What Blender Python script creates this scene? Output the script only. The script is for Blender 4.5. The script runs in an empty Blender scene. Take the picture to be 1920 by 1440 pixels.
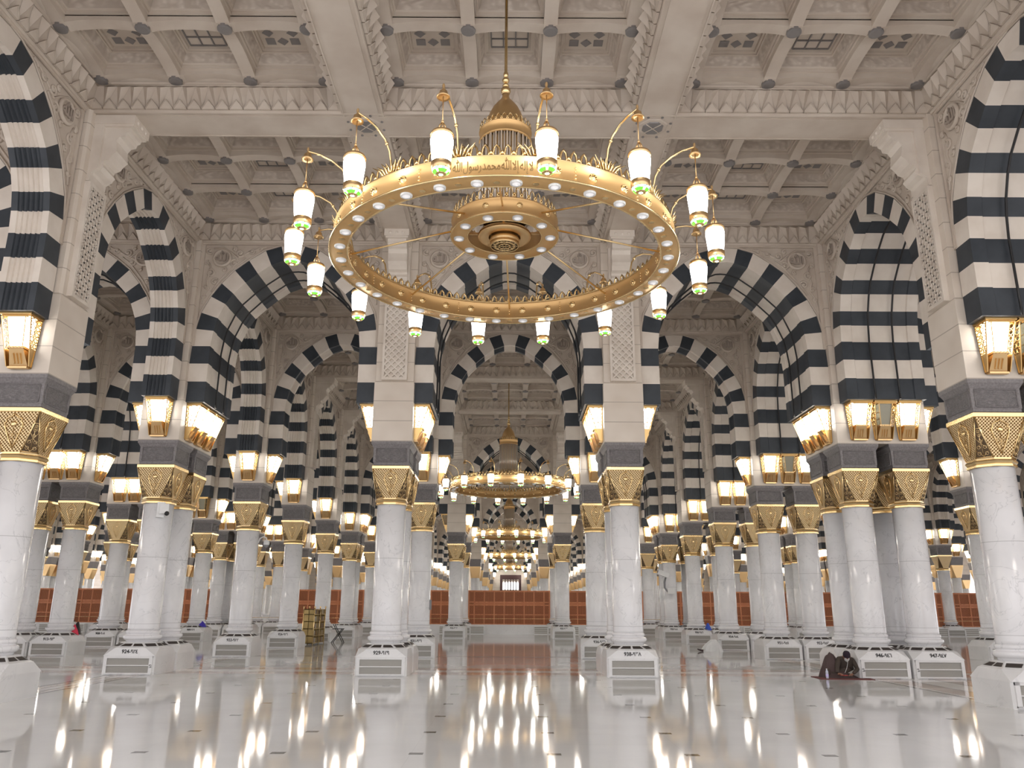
import bpy, math, random
from mathutils import Vector, Matrix
random.seed(7)
PI=math.pi; R=math.radians
S=bpy.context.scene; COL=S.collection
# ---------------------------------------------------------------- layout (metres)
SPRING=6.745; BEAM=11.3; RIB=11.8
D1=20.8; G=1.3; BAY=6.05; PX=25.3; PY=25.5
CAMX,CAMH=0.0749,1.5564; F_PX=1505.2; PITCH=0.2730; ROLL=0.0053; YAW=0.0006
# ---------------------------------------------------------------- helpers
class MB:
    def __init__(s): s.v=[];s.f=[];s.m=[];s.sm=[]
    def add(s,vs,fs,mi=0,smooth=False):
        b=len(s.v); s.v+= [tuple(v) for v in vs]
        for f in fs: s.f.append([b+i for i in f]); s.m.append(mi); s.sm.append(smooth)
        return s
    def box(s,x0,x1,y0,y1,z0,z1,mi=0):
        return s.add([(x0,y0,z0),(x1,y0,z0),(x1,y1,z0),(x0,y1,z0),(x0,y0,z1),(x1,y0,z1),(x1,y1,z1),(x0,y1,z1)],
            [(0,3,2,1),(4,5,6,7),(0,1,5,4),(1,2,6,5),(2,3,7,6),(3,0,4,7)],mi)
    def hexa(s,p,mi=0):     # 8 points: bottom ring 4, top ring 4
        return s.add(p,[(0,3,2,1),(4,5,6,7),(0,1,5,4),(1,2,6,5),(2,3,7,6),(3,0,4,7)],mi)
    def quad(s,a,b,c,d,mi=0): return s.add([a,b,c,d],[(0,1,2,3)],mi)
    def lathe(s,prof,n=32,mi=0,smooth=True,c=(0,0,0),phase=0,caps=True,sx=1):
        vs=[];k=len(prof)
        for r,z in prof:
            for i in range(n):
                a=phase+2*PI*i/n; vs.append((c[0]+r*math.cos(a)*sx,c[1]+r*math.sin(a),c[2]+z))
        fs=[(j*n+i,j*n+(i+1)%n,(j+1)*n+(i+1)%n,(j+1)*n+i) for j in range(k-1) for i in range(n)]
        s.add(vs,fs,mi,smooth)
        if caps:
            b=len(s.v)-len(vs)
            s.f.append([b+i for i in range(n)][::-1]); s.m.append(mi); s.sm.append(False)
            s.f.append([b+(k-1)*n+i for i in range(n)]); s.m.append(mi); s.sm.append(False)
        return s
    def ngon_stack(s,rings,mi=0,smooth=False,caps=True):
        n=len(rings[0]);vs=[p for r in rings for p in r]
        fs=[(j*n+i,j*n+(i+1)%n,(j+1)*n+(i+1)%n,(j+1)*n+i) for j in range(len(rings)-1) for i in range(n)]
        s.add(vs,fs,mi,smooth)
        if caps:
            b=len(s.v)-len(vs)
            s.f.append([b+i for i in range(n)][::-1]); s.m.append(mi); s.sm.append(False)
            s.f.append([b+(len(rings)-1)*n+i for i in range(n)]); s.m.append(mi); s.sm.append(False)
        return s
    def tube(s,pts,r,n=6,mi=0,closed=False,smooth=True):
        pts=[Vector(p) for p in pts];k=len(pts);vs=[];up=None
        rs=r if isinstance(r,(list,tuple)) else [r]*k
        for i,p in enumerate(pts):
            if closed: t=pts[(i+1)%k]-pts[i-1]
            else: t=pts[min(i+1,k-1)]-pts[max(i-1,0)]
            if t.length<1e-9: t=Vector((0,0,1))
            t.normalize()
            if up is None:
                up=Vector((0,0,1)) if abs(t.z)<.9 else Vector((1,0,0))
            u=up-t*up.dot(t)
            if u.length<1e-6: u=t.orthogonal()
            u.normalize(); w=t.cross(u); up=u
            for j in range(n):
                a=2*PI*j/n; vs.append(p+(u*math.cos(a)+w*math.sin(a))*rs[i])
        m=k if closed else k-1
        fs=[(i*n+j,i*n+(j+1)%n,((i+1)%k)*n+(j+1)%n,((i+1)%k)*n+j) for i in range(m) for j in range(n)]
        s.add(vs,fs,mi,smooth)
        if not closed:
            b=len(s.v)-len(vs)
            s.f.append([b+j for j in range(n)][::-1]);s.m.append(mi);s.sm.append(False)
            s.f.append([b+(k-1)*n+j for j in range(n)]);s.m.append(mi);s.sm.append(False)
        return s
    def sphere(s,c,r,n=12,mi=0,sz=1):
        prof=[(max(1e-4,r*math.sin(PI*j/(n//2+1))),-r*sz*math.cos(PI*j/(n//2+1))) for j in range(n//2+2)]
        return s.lathe(prof,n,mi,True,c,caps=False)
    def prism(s,poly,y0,y1,mi=0):      # poly in x,z extruded along y
        n=len(poly)
        s.add([(x,y0,z) for x,z in poly]+[(x,y1,z) for x,z in poly],
              [tuple(range(n)),tuple(range(2*n-1,n-1,-1))]+[(i,i+n,(i+1)%n+n,(i+1)%n) for i in range(n)],mi)
        return s
    def bar(s,a,b,w,t,up=(0,-1,0),mi=0):  # rectangular bar from a to b, width w (in plane), thickness t along up
        a=Vector(a);b=Vector(b);d=(b-a)
        if d.length<1e-6: return s
        d.normalize();u=Vector(up).normalized();sd=d.cross(u)*w/2;u=u*t
        s.add([a-sd,a+sd,b+sd,b-sd,a-sd+u,a+sd+u,b+sd+u,b-sd+u],[(0,3,2,1),(4,5,6,7),(0,1,5,4),(1,2,6,5),(2,3,7,6),(3,0,4,7)],mi);return s
    def merge(s,o,mat=None,mi=None,off=0):
        b=len(s.v)
        s.v+=[tuple(mat@Vector(v)) if mat else v for v in o.v]
        for f,m,sm in zip(o.f,o.m,o.sm): s.f.append([b+i for i in f]);s.m.append((m+off) if mi is None else mi);s.sm.append(sm)
        return s
    def mesh(s,name,mats):
        me=bpy.data.meshes.new(name); me.from_pydata(s.v,[],s.f)
        for m in (mats if isinstance(mats,(list,tuple)) else [mats]): me.materials.append(m)
        me.polygons.foreach_set('material_index',s.m); me.polygons.foreach_set('use_smooth',s.sm)
        me.validate(); me.update()
        import bmesh
        bm=bmesh.new();bm.from_mesh(me);bmesh.ops.recalc_face_normals(bm,faces=bm.faces);bm.to_mesh(me);bm.free()
        return me
def link(name,me,parent=None,loc=(0,0,0),rz=0,rx=0,ry=0):
    o=bpy.data.objects.new(name,me); COL.objects.link(o); o.location=loc; o.rotation_euler=(rx,ry,rz)
    if parent: o.parent=parent
    return o
def tag(o,label,cat,group=None):
    o['label']=label;o['category']=cat
    if group:o['group']=group
    return o
def thing(name,label,cat,loc=(0,0,0),rz=0,group=None):
    return tag(link(name,None,None,loc,rz),label,cat,group)
def struct(name,me,loc=(0,0,0),rz=0):
    o=link(name,me,None,loc,rz); o['kind']='structure'; return o
def project(x,y,z):
    X=x-CAMX;Z=z-CAMH;Y=y
    c,s=math.cos(YAW),math.sin(YAW);X,Y=c*X-s*Y,s*X+c*Y
    c,s=math.cos(PITCH),math.sin(PITCH);d=c*Y+s*Z;u=-s*Y+c*Z
    if d<.5: return None
    return 960+F_PX*X/d,720-F_PX*u/d,d
def inview(pts,m=60):
    q=[project(*p) for p in pts]; q=[a for a in q if a]
    if not q: return False
    xs=[a[0] for a in q];ys=[a[1] for a in q]
    return max(xs)>-m and min(xs)<1920+m and max(ys)>-m and min(ys)<1440+m
ORD=['zeroth','first','second','third','fourth','fifth','sixth','seventh','eighth','ninth','tenth','eleventh','twelfth','thirteenth','fourteenth','fifteenth','sixteenth','seventeenth','eighteenth','nineteenth','twentieth','twenty-first','twenty-second','twenty-third','twenty-fourth','twenty-fifth','twenty-sixth']
# ---------------------------------------------------------------- materials
def mat(name,col,rough=.5,metal=0,emit=None,es=0,coat=0,spec=.5,alpha=1,trans=0):
    m=bpy.data.materials.new(name);m.use_nodes=True;b=m.node_tree.nodes['Principled BSDF']
    b.inputs['Base Color'].default_value=(*col,1);b.inputs['Roughness'].default_value=rough;b.inputs['Metallic'].default_value=metal
    b.inputs['Specular IOR Level'].default_value=spec;b.inputs['Coat Weight'].default_value=coat;b.inputs['Coat Roughness'].default_value=.05
    b.inputs['Transmission Weight'].default_value=trans;b.inputs['Alpha'].default_value=alpha
    if emit: b.inputs['Emission Color'].default_value=(*emit,1);b.inputs['Emission Strength'].default_value=es
    return m
def nd(m,t,**k):
    n=m.node_tree.nodes.new(t)
    for a,v in k.items(): setattr(n,a,v)
    return n
def lk(m,a,b): m.node_tree.links.new(a,b)
def bs(m): return m.node_tree.nodes['Principled BSDF']
def math_(m,op,a,b=None,c=None):
    n=nd(m,'ShaderNodeMath',operation=op)
    for i,x in enumerate((a,b,c)):
        if x is None: continue
        if isinstance(x,(int,float)): n.inputs[i].default_value=x
        else: lk(m,x,n.inputs[i])
    return n.outputs[0]
def noisecol(m,c1,c2,scale=3,detail=4,coord='Object',stretch=None,lo=.35,hi=.65):
    tc=nd(m,'ShaderNodeTexCoord');mp=nd(m,'ShaderNodeMapping');n=nd(m,'ShaderNodeTexNoise');r=nd(m,'ShaderNodeValToRGB')
    if stretch: mp.inputs['Scale'].default_value=stretch
    lk(m,tc.outputs[coord],mp.inputs[0]);lk(m,mp.outputs[0],n.inputs['Vector'])
    n.inputs['Scale'].default_value=scale;n.inputs['Detail'].default_value=detail
    r.color_ramp.elements[0].position=lo;r.color_ramp.elements[1].position=hi
    r.color_ramp.elements[0].color=(*c1,1);r.color_ramp.elements[1].color=(*c2,1)
    lk(m,n.outputs[0],r.inputs[0]);lk(m,r.outputs[0],bs(m).inputs['Base Color']);return n,r
def bump(m,h,strength=.3,dist=.02):
    b=nd(m,'ShaderNodeBump');b.inputs['Strength'].default_value=strength;b.inputs['Distance'].default_value=dist
    lk(m,h,b.inputs['Height']);lk(m,b.outputs[0],bs(m).inputs['Normal'])
def line_mask(m,v,period,width,off=0):      # 1 on thin joints every period
    f=math_(m,'FRACT',math_(m,'DIVIDE',math_(m,'ADD',v,off),period))
    return math_(m,'LESS_THAN',f,width/period)
M={}
M['stone']=mat('cream_ceiling_stone',(.56,.485,.41),.65,spec=.3);n,_=noisecol(M['stone'],(.52,.44,.365),(.61,.535,.455),1.3,3);bump(M['stone'],n.outputs[0],.08,.02)
M['relief']=mat('carved_stone',(.56,.485,.41),.65,spec=.3)
def carved(m,c,d,sc):
    tc=nd(m,'ShaderNodeTexCoord');v=nd(m,'ShaderNodeTexVoronoi',feature='SMOOTH_F1');v.inputs['Scale'].default_value=sc
    n=nd(m,'ShaderNodeTexNoise');n.inputs['Scale'].default_value=sc*.7;mx=nd(m,'ShaderNodeVectorMath',operation='MULTIPLY_ADD')
    lk(m,n.outputs['Color'],mx.inputs[0]);mx.inputs[1].default_value=(.25,.25,.25);lk(m,tc.outputs['Object'],mx.inputs[2]);lk(m,mx.outputs[0],v.inputs['Vector'])
    r=nd(m,'ShaderNodeValToRGB');r.color_ramp.elements[0].position=.2;r.color_ramp.elements[1].position=.55
    r.color_ramp.elements[0].color=(*c,1);r.color_ramp.elements[1].color=(*d,1)
    lk(m,v.outputs['Distance'],r.inputs[0]);lk(m,r.outputs[0],bs(m).inputs['Base Color'])
    inv=math_(m,'MULTIPLY',v.outputs['Distance'],-1.0);bump(m,inv,.7,.04)
carved(M['relief'],(.60,.525,.45),(.47,.40,.335),9)
M['pier']=mat('cream_pier_stone',(.66,.585,.50),.45,spec=.4)
def courses(m,c1,c2,per,joint):
    n,r=noisecol(m,c1,c2,1.1,2);tc=nd(m,'ShaderNodeTexCoord');s=nd(m,'ShaderNodeSeparateXYZ');lk(m,tc.outputs['Object'],s.inputs[0])
    ln=line_mask(m,s.outputs['Z'],per,.02,-5.69);mx=nd(m,'ShaderNodeMix',data_type='RGBA');lk(m,ln,mx.inputs[0]);lk(m,r.outputs[0],mx.inputs[6]);mx.inputs[7].default_value=(*joint,1)
    lk(m,mx.outputs[2],bs(m).inputs['Base Color'])
courses(M['pier'],(.62,.54,.455),(.70,.625,.54),.53,(.42,.36,.30))
M['vcream']=mat('cream_voussoir',(.70,.63,.55),.5,spec=.35);noisecol(M['vcream'],(.66,.585,.505),(.74,.67,.59),2,3)
M['vdark']=mat('dark_voussoir',(.04,.047,.056),.45,spec=.3);noisecol(M['vdark'],(.036,.042,.050),(.050,.058,.068),2,3)
M['grey']=mat('grey_granite_block',(.20,.185,.185),.5,spec=.4);n,_=noisecol(M['grey'],(.17,.155,.155),(.23,.215,.215),30,3)
M['greyrelief']=mat('grey_granite_relief',(.20,.185,.185),.5);carved(M['greyrelief'],(.22,.205,.205),(.15,.14,.14),16)
# marble
def marble(name,c1,c2,vein,rough,scale=1.2,joints=None,coat=0):
    m=mat(name,c2,rough,coat=coat);n,r=noisecol(m,c1,c2,scale,5,lo=.3,hi=.6)
    tc=nd(m,'ShaderNodeTexCoord');w=nd(m,'ShaderNodeTexNoise');w.inputs['Scale'].default_value=scale*1.3;w.inputs['Detail'].default_value=8;w.inputs['Distortion'].default_value=1.6
    oi=nd(m,'ShaderNodeObjectInfo');ad=nd(m,'ShaderNodeVectorMath',operation='ADD');lk(m,tc.outputs['Object'],ad.inputs[0]);lk(m,oi.outputs['Location'],ad.inputs[1]);lk(m,ad.outputs[0],w.inputs['Vector'])
    a=math_(m,'ABSOLUTE',math_(m,'SUBTRACT',w.outputs[0],.5));k=math_(m,'LESS_THAN',a,.006)
    k=math_(m,'MULTIPLY',k,.38);mx=nd(m,'ShaderNodeMix',data_type='RGBA');lk(m,k,mx.inputs[0]);lk(m,r.outputs[0],mx.inputs[6]);mx.inputs[7].default_value=(*vein,1)
    out=mx.outputs[2]
    if joints:
        s=nd(m,'ShaderNodeSeparateXYZ');lk(m,tc.outputs['Object'],s.inputs[0])
        ln=line_mask(m,s.outputs['Z'],joints,.012,.45);m2=nd(m,'ShaderNodeMix',data_type='RGBA');lk(m,math_(m,'MULTIPLY',ln,.6),m2.inputs[0]);lk(m,out,m2.inputs[6]);m2.inputs[7].default_value=(.4,.4,.4,1);out=m2.outputs[2]
    lk(m,out,bs(m).inputs['Base Color']);return m
M['marble']=marble('white_shaft_marble',(.74,.735,.745),(.85,.845,.855),(.5,.51,.52),.16,1.1,joints=1.6)
M['plinth']=marble('white_plinth_marble',(.70,.695,.69),(.78,.775,.77),(.6,.6,.6),.25,1.0)
M['louver']=mat('beige_louver',(.40,.385,.35),.5)
M['vent']=mat('dark_vent_mesh',(.035,.025,.02),.6)
M['gold']=mat('polished_gold',(.84,.63,.33),.22,1);M['goldback']=mat('dull_gold_backplate',(.30,.19,.08),.45,.7);M['framegold']=mat('lantern_frame_gold',(.60,.40,.17),.3,1)
M['goldsat']=mat('satin_gold',(.76,.53,.27),.36,1)
M['goldflat']=mat('gold_enamel_band',(.72,.46,.20),.40,.75)
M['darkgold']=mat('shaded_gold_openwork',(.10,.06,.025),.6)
def goldlat(name,base):
    m=mat(name,base,.33,1);tc=nd(m,'ShaderNodeTexCoord');s=nd(m,'ShaderNodeSeparateXYZ');lk(m,tc.outputs['Object'],s.inputs[0])
    u=math_(m,'ADD',s.outputs['X'],s.outputs['Y']);a=math_(m,'SINE',math_(m,'MULTIPLY',math_(m,'ADD',u,s.outputs['Z']),100.0));b=math_(m,'SINE',math_(m,'MULTIPLY',math_(m,'SUBTRACT',u,s.outputs['Z']),100.0))
    h=math_(m,'MAXIMUM',a,b);r=nd(m,'ShaderNodeValToRGB');r.color_ramp.elements[0].position=.1;r.color_ramp.elements[1].position=.6
    r.color_ramp.elements[0].color=(.30,.17,.06,1);r.color_ramp.elements[1].color=(*base,1);lk(m,h,r.inputs[0]);lk(m,r.outputs[0],bs(m).inputs['Base Color'])
    bump(m,h,.6,.012);return m
M['goldlat']=goldlat('gold_trellis_relief',(.88,.70,.42))
M['wood']=mat('orange_brown_wood',(.62,.23,.10),.45);noisecol(M['wood'],(.57,.20,.085),(.68,.28,.13),6,3,stretch=(1,1,.2))
M['wooddark']=mat('dark_wood_backing',(.17,.05,.022),.7);M['wood2']=mat('brown_lattice_wood',(.56,.20,.085),.5)
M['black']=mat('black_cable',(.012,.012,.013),.5)
M['ink']=mat('dark_inscription',(.02,.02,.02),.6)
M['engrave']=mat('engraved_script',(.16,.09,.02),.6)
LAMP=(1.0,.965,.91)
M['glow']=mat('lit_frosted_glass',(.9,.9,.85),.4,emit=LAMP,es=9.5)
M['glowcool']=mat('lit_lantern_glass',(.9,.9,.9),.4,emit=(1.0,.98,.92),es=8.5)
M['glassoff']=mat('unlit_glass',(.30,.28,.20),.15,spec=.6)
M['amber']=mat('lit_pierced_side',(.8,.6,.3),.4,emit=(1.0,.72,.35),es=2.2)
M['led']=mat('downlight_lens',(.75,.75,.78),.12,.2,emit=(1,.97,.95),es=.25)
M['green']=mat('green_stained_glass',(.1,.7,.05),.2,emit=(.12,.85,.03),es=.9)
M['blue']=mat('blue_stained_glass',(.2,.4,.9),.2,emit=(.3,.6,1.0),es=.9)
M['clear']=mat('clear_stained_glass',(.8,.85,.7),.2,emit=(.9,1.0,.6),es=1.3)
M['crystal']=mat('crystal_rods',(.75,.66,.55),.12,.25,spec=.9)
M['white']=mat('white_paint',(.78,.78,.77),.4)
M['greyplastic']=mat('grey_plastic',(.25,.25,.26),.5)
M['winglow']=mat('lit_window_panes',(.9,.9,1),.4,emit=(.93,.95,1),es=1.3)
M['maroon']=mat('dark_maroon_door',(.055,.02,.02),.5)
M['disc']=mat('grey_boss_metal',(.24,.225,.22),.45,.3)
# floor
def floor_mat():
    m=mat('polished_white_marble_floor',(.74,.73,.71),.06,spec=.38)
    n,r=noisecol(m,(.68,.68,.67),(.77,.77,.765),.45,4,coord='Object')
    tc=nd(m,'ShaderNodeTexCoord');s=nd(m,'ShaderNodeSeparateXYZ');lk(m,tc.outputs['Object'],s.inputs[0]);x,y=s.outputs['X'],s.outputs['Y']
    def win(v,per,off,w):
        f=math_(m,'FRACT',math_(m,'DIVIDE',math_(m,'ADD',v,off),per));return math_(m,'LESS_THAN',f,w/per)
    dx=win(x,1.535,2.58+1.535*40,.16);dy=win(y,1.61,-9.64+1.61*20,.13)
    d=math_(m,'MULTIPLY',dx,dy)
    inr=None
    # only inside the open squares
    fy=math_(m,'FRACT',math_(m,'DIVIDE',math_(m,'ADD',y,-3.2+PY),PY));inY=math_(m,'LESS_THAN',fy,17.1/PY)
    fx=math_(m,'FRACT',math_(m,'DIVIDE',math_(m,'ADD',x,8.4+PX*4),PX));inX=math_(m,'LESS_THAN',fx,16.8/PX)
    d=math_(m,'MULTIPLY',d,math_(m,'MULTIPLY',inX,inY))
    jx=win(x,1.535,2.56+1.535*40,.006);jy=win(y,.805,-9.6+16.1,.006);j=math_(m,'MULTIPLY',math_(m,'MAXIMUM',jx,jy),.25)
    m1=nd(m,'ShaderNodeMix',data_type='RGBA');lk(m,j,m1.inputs[0]);lk(m,r.outputs[0],m1.inputs[6]);m1.inputs[7].default_value=(.5,.49,.47,1)
    m2=nd(m,'ShaderNodeMix',data_type='RGBA');lk(m,d,m2.inputs[0]);lk(m,m1.outputs[2],m2.inputs[6]);m2.inputs[7].default_value=(.10,.10,.09,1)
    lk(m,m2.outputs[2],bs(m).inputs['Base Color']);return m
M['floor']=floor_mat()
M['inlay']=mat('tan_marble_inlay',(.55,.41,.34),.08,spec=.6)
M['inlaydark']=mat('brown_marble_inlay',(.13,.085,.075),.08,spec=.6)
M['inlaygrey']=mat('grey_marble_inlay',(.45,.43,.43),.08,spec=.6)
M['inlaywhite']=mat('pale_marble_inlay',(.85,.82,.78),.08,spec=.6)
# ---------------------------------------------------------------- arch profile (half, x>=0) measured voussoir joints
INN=[(1.998,6.745),(2.0,7.30),(2.0,7.797),(2.0,8.285),(1.957,8.72),(1.879,9.08),(1.716,9.49),(1.532,9.80),(1.223,10.12),(.914,10.39),(.567,10.65),(.2,10.79),(0,10.815)]
OUT=[(2.5,6.745),(2.5,7.30),(2.5,7.797),(2.478,8.285),(2.423,8.77),(2.333,9.236),(2.12,9.706),(1.868,10.09),(1.545,10.475),(1.182,10.77),(.748,11.07),(.327,11.203),(0,11.223)]
def spiral(cx,cz,r,turns,sgn,a0,n=18):
    return [(cx+r*(1-.8*i/n)*math.cos(a0+sgn*turns*2*PI*i/n),cz+r*(1-.8*i/n)*math.sin(a0+sgn*turns*2*PI*i/n)) for i in range(n+1)]
def text_mesh(name,body,size,ext,m,align='CENTER',off=0):
    cu=bpy.data.curves.new(name,'FONT');cu.body=body;cu.size=size;cu.extrude=ext;cu.align_x=align;cu.align_y='CENTER';cu.resolution_u=3;cu.offset=off
    o=bpy.data.objects.new(name,cu);COL.objects.link(o);bpy.context.view_layer.update()
    me=bpy.data.meshes.new_from_object(o.evaluated_get(bpy.context.evaluated_depsgraph_get()));bpy.data.objects.remove(o)
    me.name=name;me.materials.clear();me.materials.append(m);return me
def arch_meshes(half,fluted,key):
    mb=MB()
    if fluted:
        ys=[(-half,0),(-half+.12,0)];nf=5;w=(2*half-.24)/nf
        for i in range(nf):
            a=-half+.12+i*w; ys+=[(a+w*.15,.03),(a+w*.5,.045),(a+w*.85,.03),(a+w,0)]
        ys+=[(half,0)]
    else: ys=[(-half,0),(-half+.28,.0),(-half+.30,.03),(0,.03),(half-.30,.03),(half-.28,0),(half,0)]
    for sgn in (1,-1):
        for k in range(12):
            mi=1 if k%2==0 and k<11 else 0
            a,b=INN[k],INN[k+1];c,d=OUT[k],OUT[k+1]
            # front and back
            for y in (-half,half):
                mb.quad((sgn*a[0],y,a[1]),(sgn*b[0],y,b[1]),(sgn*d[0],y,d[1]),(sgn*c[0],y,c[1]),mi)
            # intrados with fluting (offset towards outside of ring)
            def off(p,q,e):
                vx,vz=q[0]-p[0],q[1]-p[1];L=math.hypot(vx,vz);return (p[0]+vx/L*e,p[1]+vz/L*e)
            for (y0,e0),(y1,e1) in zip(ys,ys[1:]):
                A=off(a,c,e0);B=off(b,d,e0);A1=off(a,c,e1);B1=off(b,d,e1)
                mb.quad((sgn*A[0],y0,A[1]),(sgn*A1[0],y1,A1[1]),(sgn*B1[0],y1,B1[1]),(sgn*B[0],y0,B[1]),mi)
        mb.quad((sgn*1.998,-half,6.745),(sgn*2.5,-half,6.745),(sgn*2.5,half,6.745),(sgn*1.998,half,6.745),1)
    ring=mb.mesh('arch_ring_'+key,[M['vcream'],M['vdark']])
    w=MB();e=.02
    for sgn in (1,-1):
        for k in range(2,12):
            c,d=OUT[k],OUT[k+1]
            for y in (-half+e,half-e):
                w.quad((sgn*c[0],y,c[1]),(sgn*d[0],y,d[1]),(sgn*d[0],y,BEAM),(sgn*c[0],y,BEAM),0)
    # frame mouldings + archivolt bead
    for y,s in ((-half,-1),(half,1)):
        w.box(-2.5,2.5,min(y,y+s*.035),max(y,y+s*.035),11.24,11.31,0)
        for sgn in (1,-1):
            w.box(min(sgn*2.5,sgn*2.42),max(sgn*2.5,sgn*2.42),min(y-s*e,y+s*.02),max(y-s*e,y+s*.02),8.3,11.24,0)
            w.tube([(sgn*(p[0]+.03*(1 if p[1]<9.5 else .6)),y+s*.0,p[1]+(.03 if p[1]>9 else 0)) for p in OUT[3:]],.022,5,0)
    wall=w.mesh('arch_wall_'+key,[M['stone']])
    # arabesque relief of one spandrel corner (face -y, x>0)
    rl=MB();y=-half+e;sgn=1
    for (cx,cz,r,t,d,a0) in ((1.45,11.0,.12,1.3,1,3.6),(1.12,11.06,.09,1.2,-1,0),(1.60,10.70,.12,1.2,-1,2),(2.22,10.40,.12,1.3,1,1.2),(2.08,10.15,.10,1.2,-1,2.5),(2.3,10.0,.08,1.2,1,0),(2.30,11.07,.10,1.2,1,4),(1.62,11.13,.07,1.1,1,1),(2.33,9.72,.06,1.2,-1,0),(.9,11.13,.05,1.2,1,0),(1.85,10.5,.07,1.1,1,1),(2.33,10.7,.07,1.1,-1,2)):
        rl.tube([(x,y+s_,z) for x,z in spiral(cx,cz,r,t,d,a0) for s_ in (-.012,)],.030,5,0)
        rl.sphere((cx,y-.01,cz),.035,8,0)
    for pts in (((2.38,9.5),(2.34,9.75),(2.22,9.95),(2.3,10.2),(2.2,10.5),(2.28,10.7)),((.75,11.18),(1.0,11.12),(1.25,11.0),(1.5,10.85),(1.68,11.0),(1.95,11.17),(2.2,11.14)),((1.3,10.86),(1.55,10.66),(1.75,10.42),(1.95,10.17),(2.15,9.85))):
        rl.tube([(x,y-.008,z) for x,z in pts],.026,5,0)
    relief=rl.mesh('arabesque_'+key,[M['stone']])
    return ring,wall,relief
SING=arch_meshes(.36,True,'single');THICK=arch_meshes(1.01,False,'double')
mdl=MB()
for r0,z0 in ((.235,.0),):
    mdl.lathe([(.24,0),(.265,.03),(.255,.07),(.225,.085),(.20,.07),(.19,.04),(.0001,.045)],28,0,caps=False)
md_me=mdl.mesh('roundel_disc',[M['stone']])
allah=text_mesh('roundel_script','\uFDF2',.31,.028,mat('shadow_toned_script_stone',(.36,.30,.25),.7),off=.010)  # relief shadow of the script is put into its darker stone colour
# cheap far arch
def far_arch(half,key):
    mb=MB()
    for sgn in (1,-1):
        for k in range(12):
            mi=1 if k%2==0 and k<11 else 0
            a,b,c,d=INN[k],INN[k+1],OUT[k],OUT[k+1]
            for y in (-half,half): mb.quad((sgn*a[0],y,a[1]),(sgn*b[0],y,b[1]),(sgn*d[0],y,d[1]),(sgn*c[0],y,c[1]),mi)
            mb.quad((sgn*a[0],-half,a[1]),(sgn*a[0],half,a[1]),(sgn*b[0],half,b[1]),(sgn*b[0],-half,b[1]),mi)
            if k>=2:
                for y in (-half+.02,half-.02): mb.quad((sgn*c[0],y,c[1]),(sgn*d[0],y,d[1]),(sgn*d[0],y,BEAM),(sgn*c[0],y,BEAM),2)
        mb.quad((sgn*1.998,-half,6.745),(sgn*2.5,-half,6.745),(sgn*2.5,half,6.745),(sgn*1.998,half,6.745),1)
        for y in (-half-.01,half+.01): mb.lathe([(.22,-.02),(.22,.02)],12,2,False,(0,0,0)) if False else None
    return mb.mesh('far_arch_'+key,[M['vcream'],M['vdark'],M['stone']])
FARS=far_arch(.36,'single');FART=far_arch(1.01,'double')
# cable along intrados
def cable_mesh(yo):
    pts=[(INN[k][0]-.05,yo,INN[k][1]-(.0 if k<4 else .05)) for k in range(12)]
    full=[(x,y,z) for x,y,z in pts]+[(0,yo,10.75)]+[(-x,y,z) for x,y,z in reversed(pts)]
    return MB().tube(full,.024,6).mesh('cable',[M['black']])
CABLE=[cable_mesh(-.31),cable_mesh(.31)]
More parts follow.
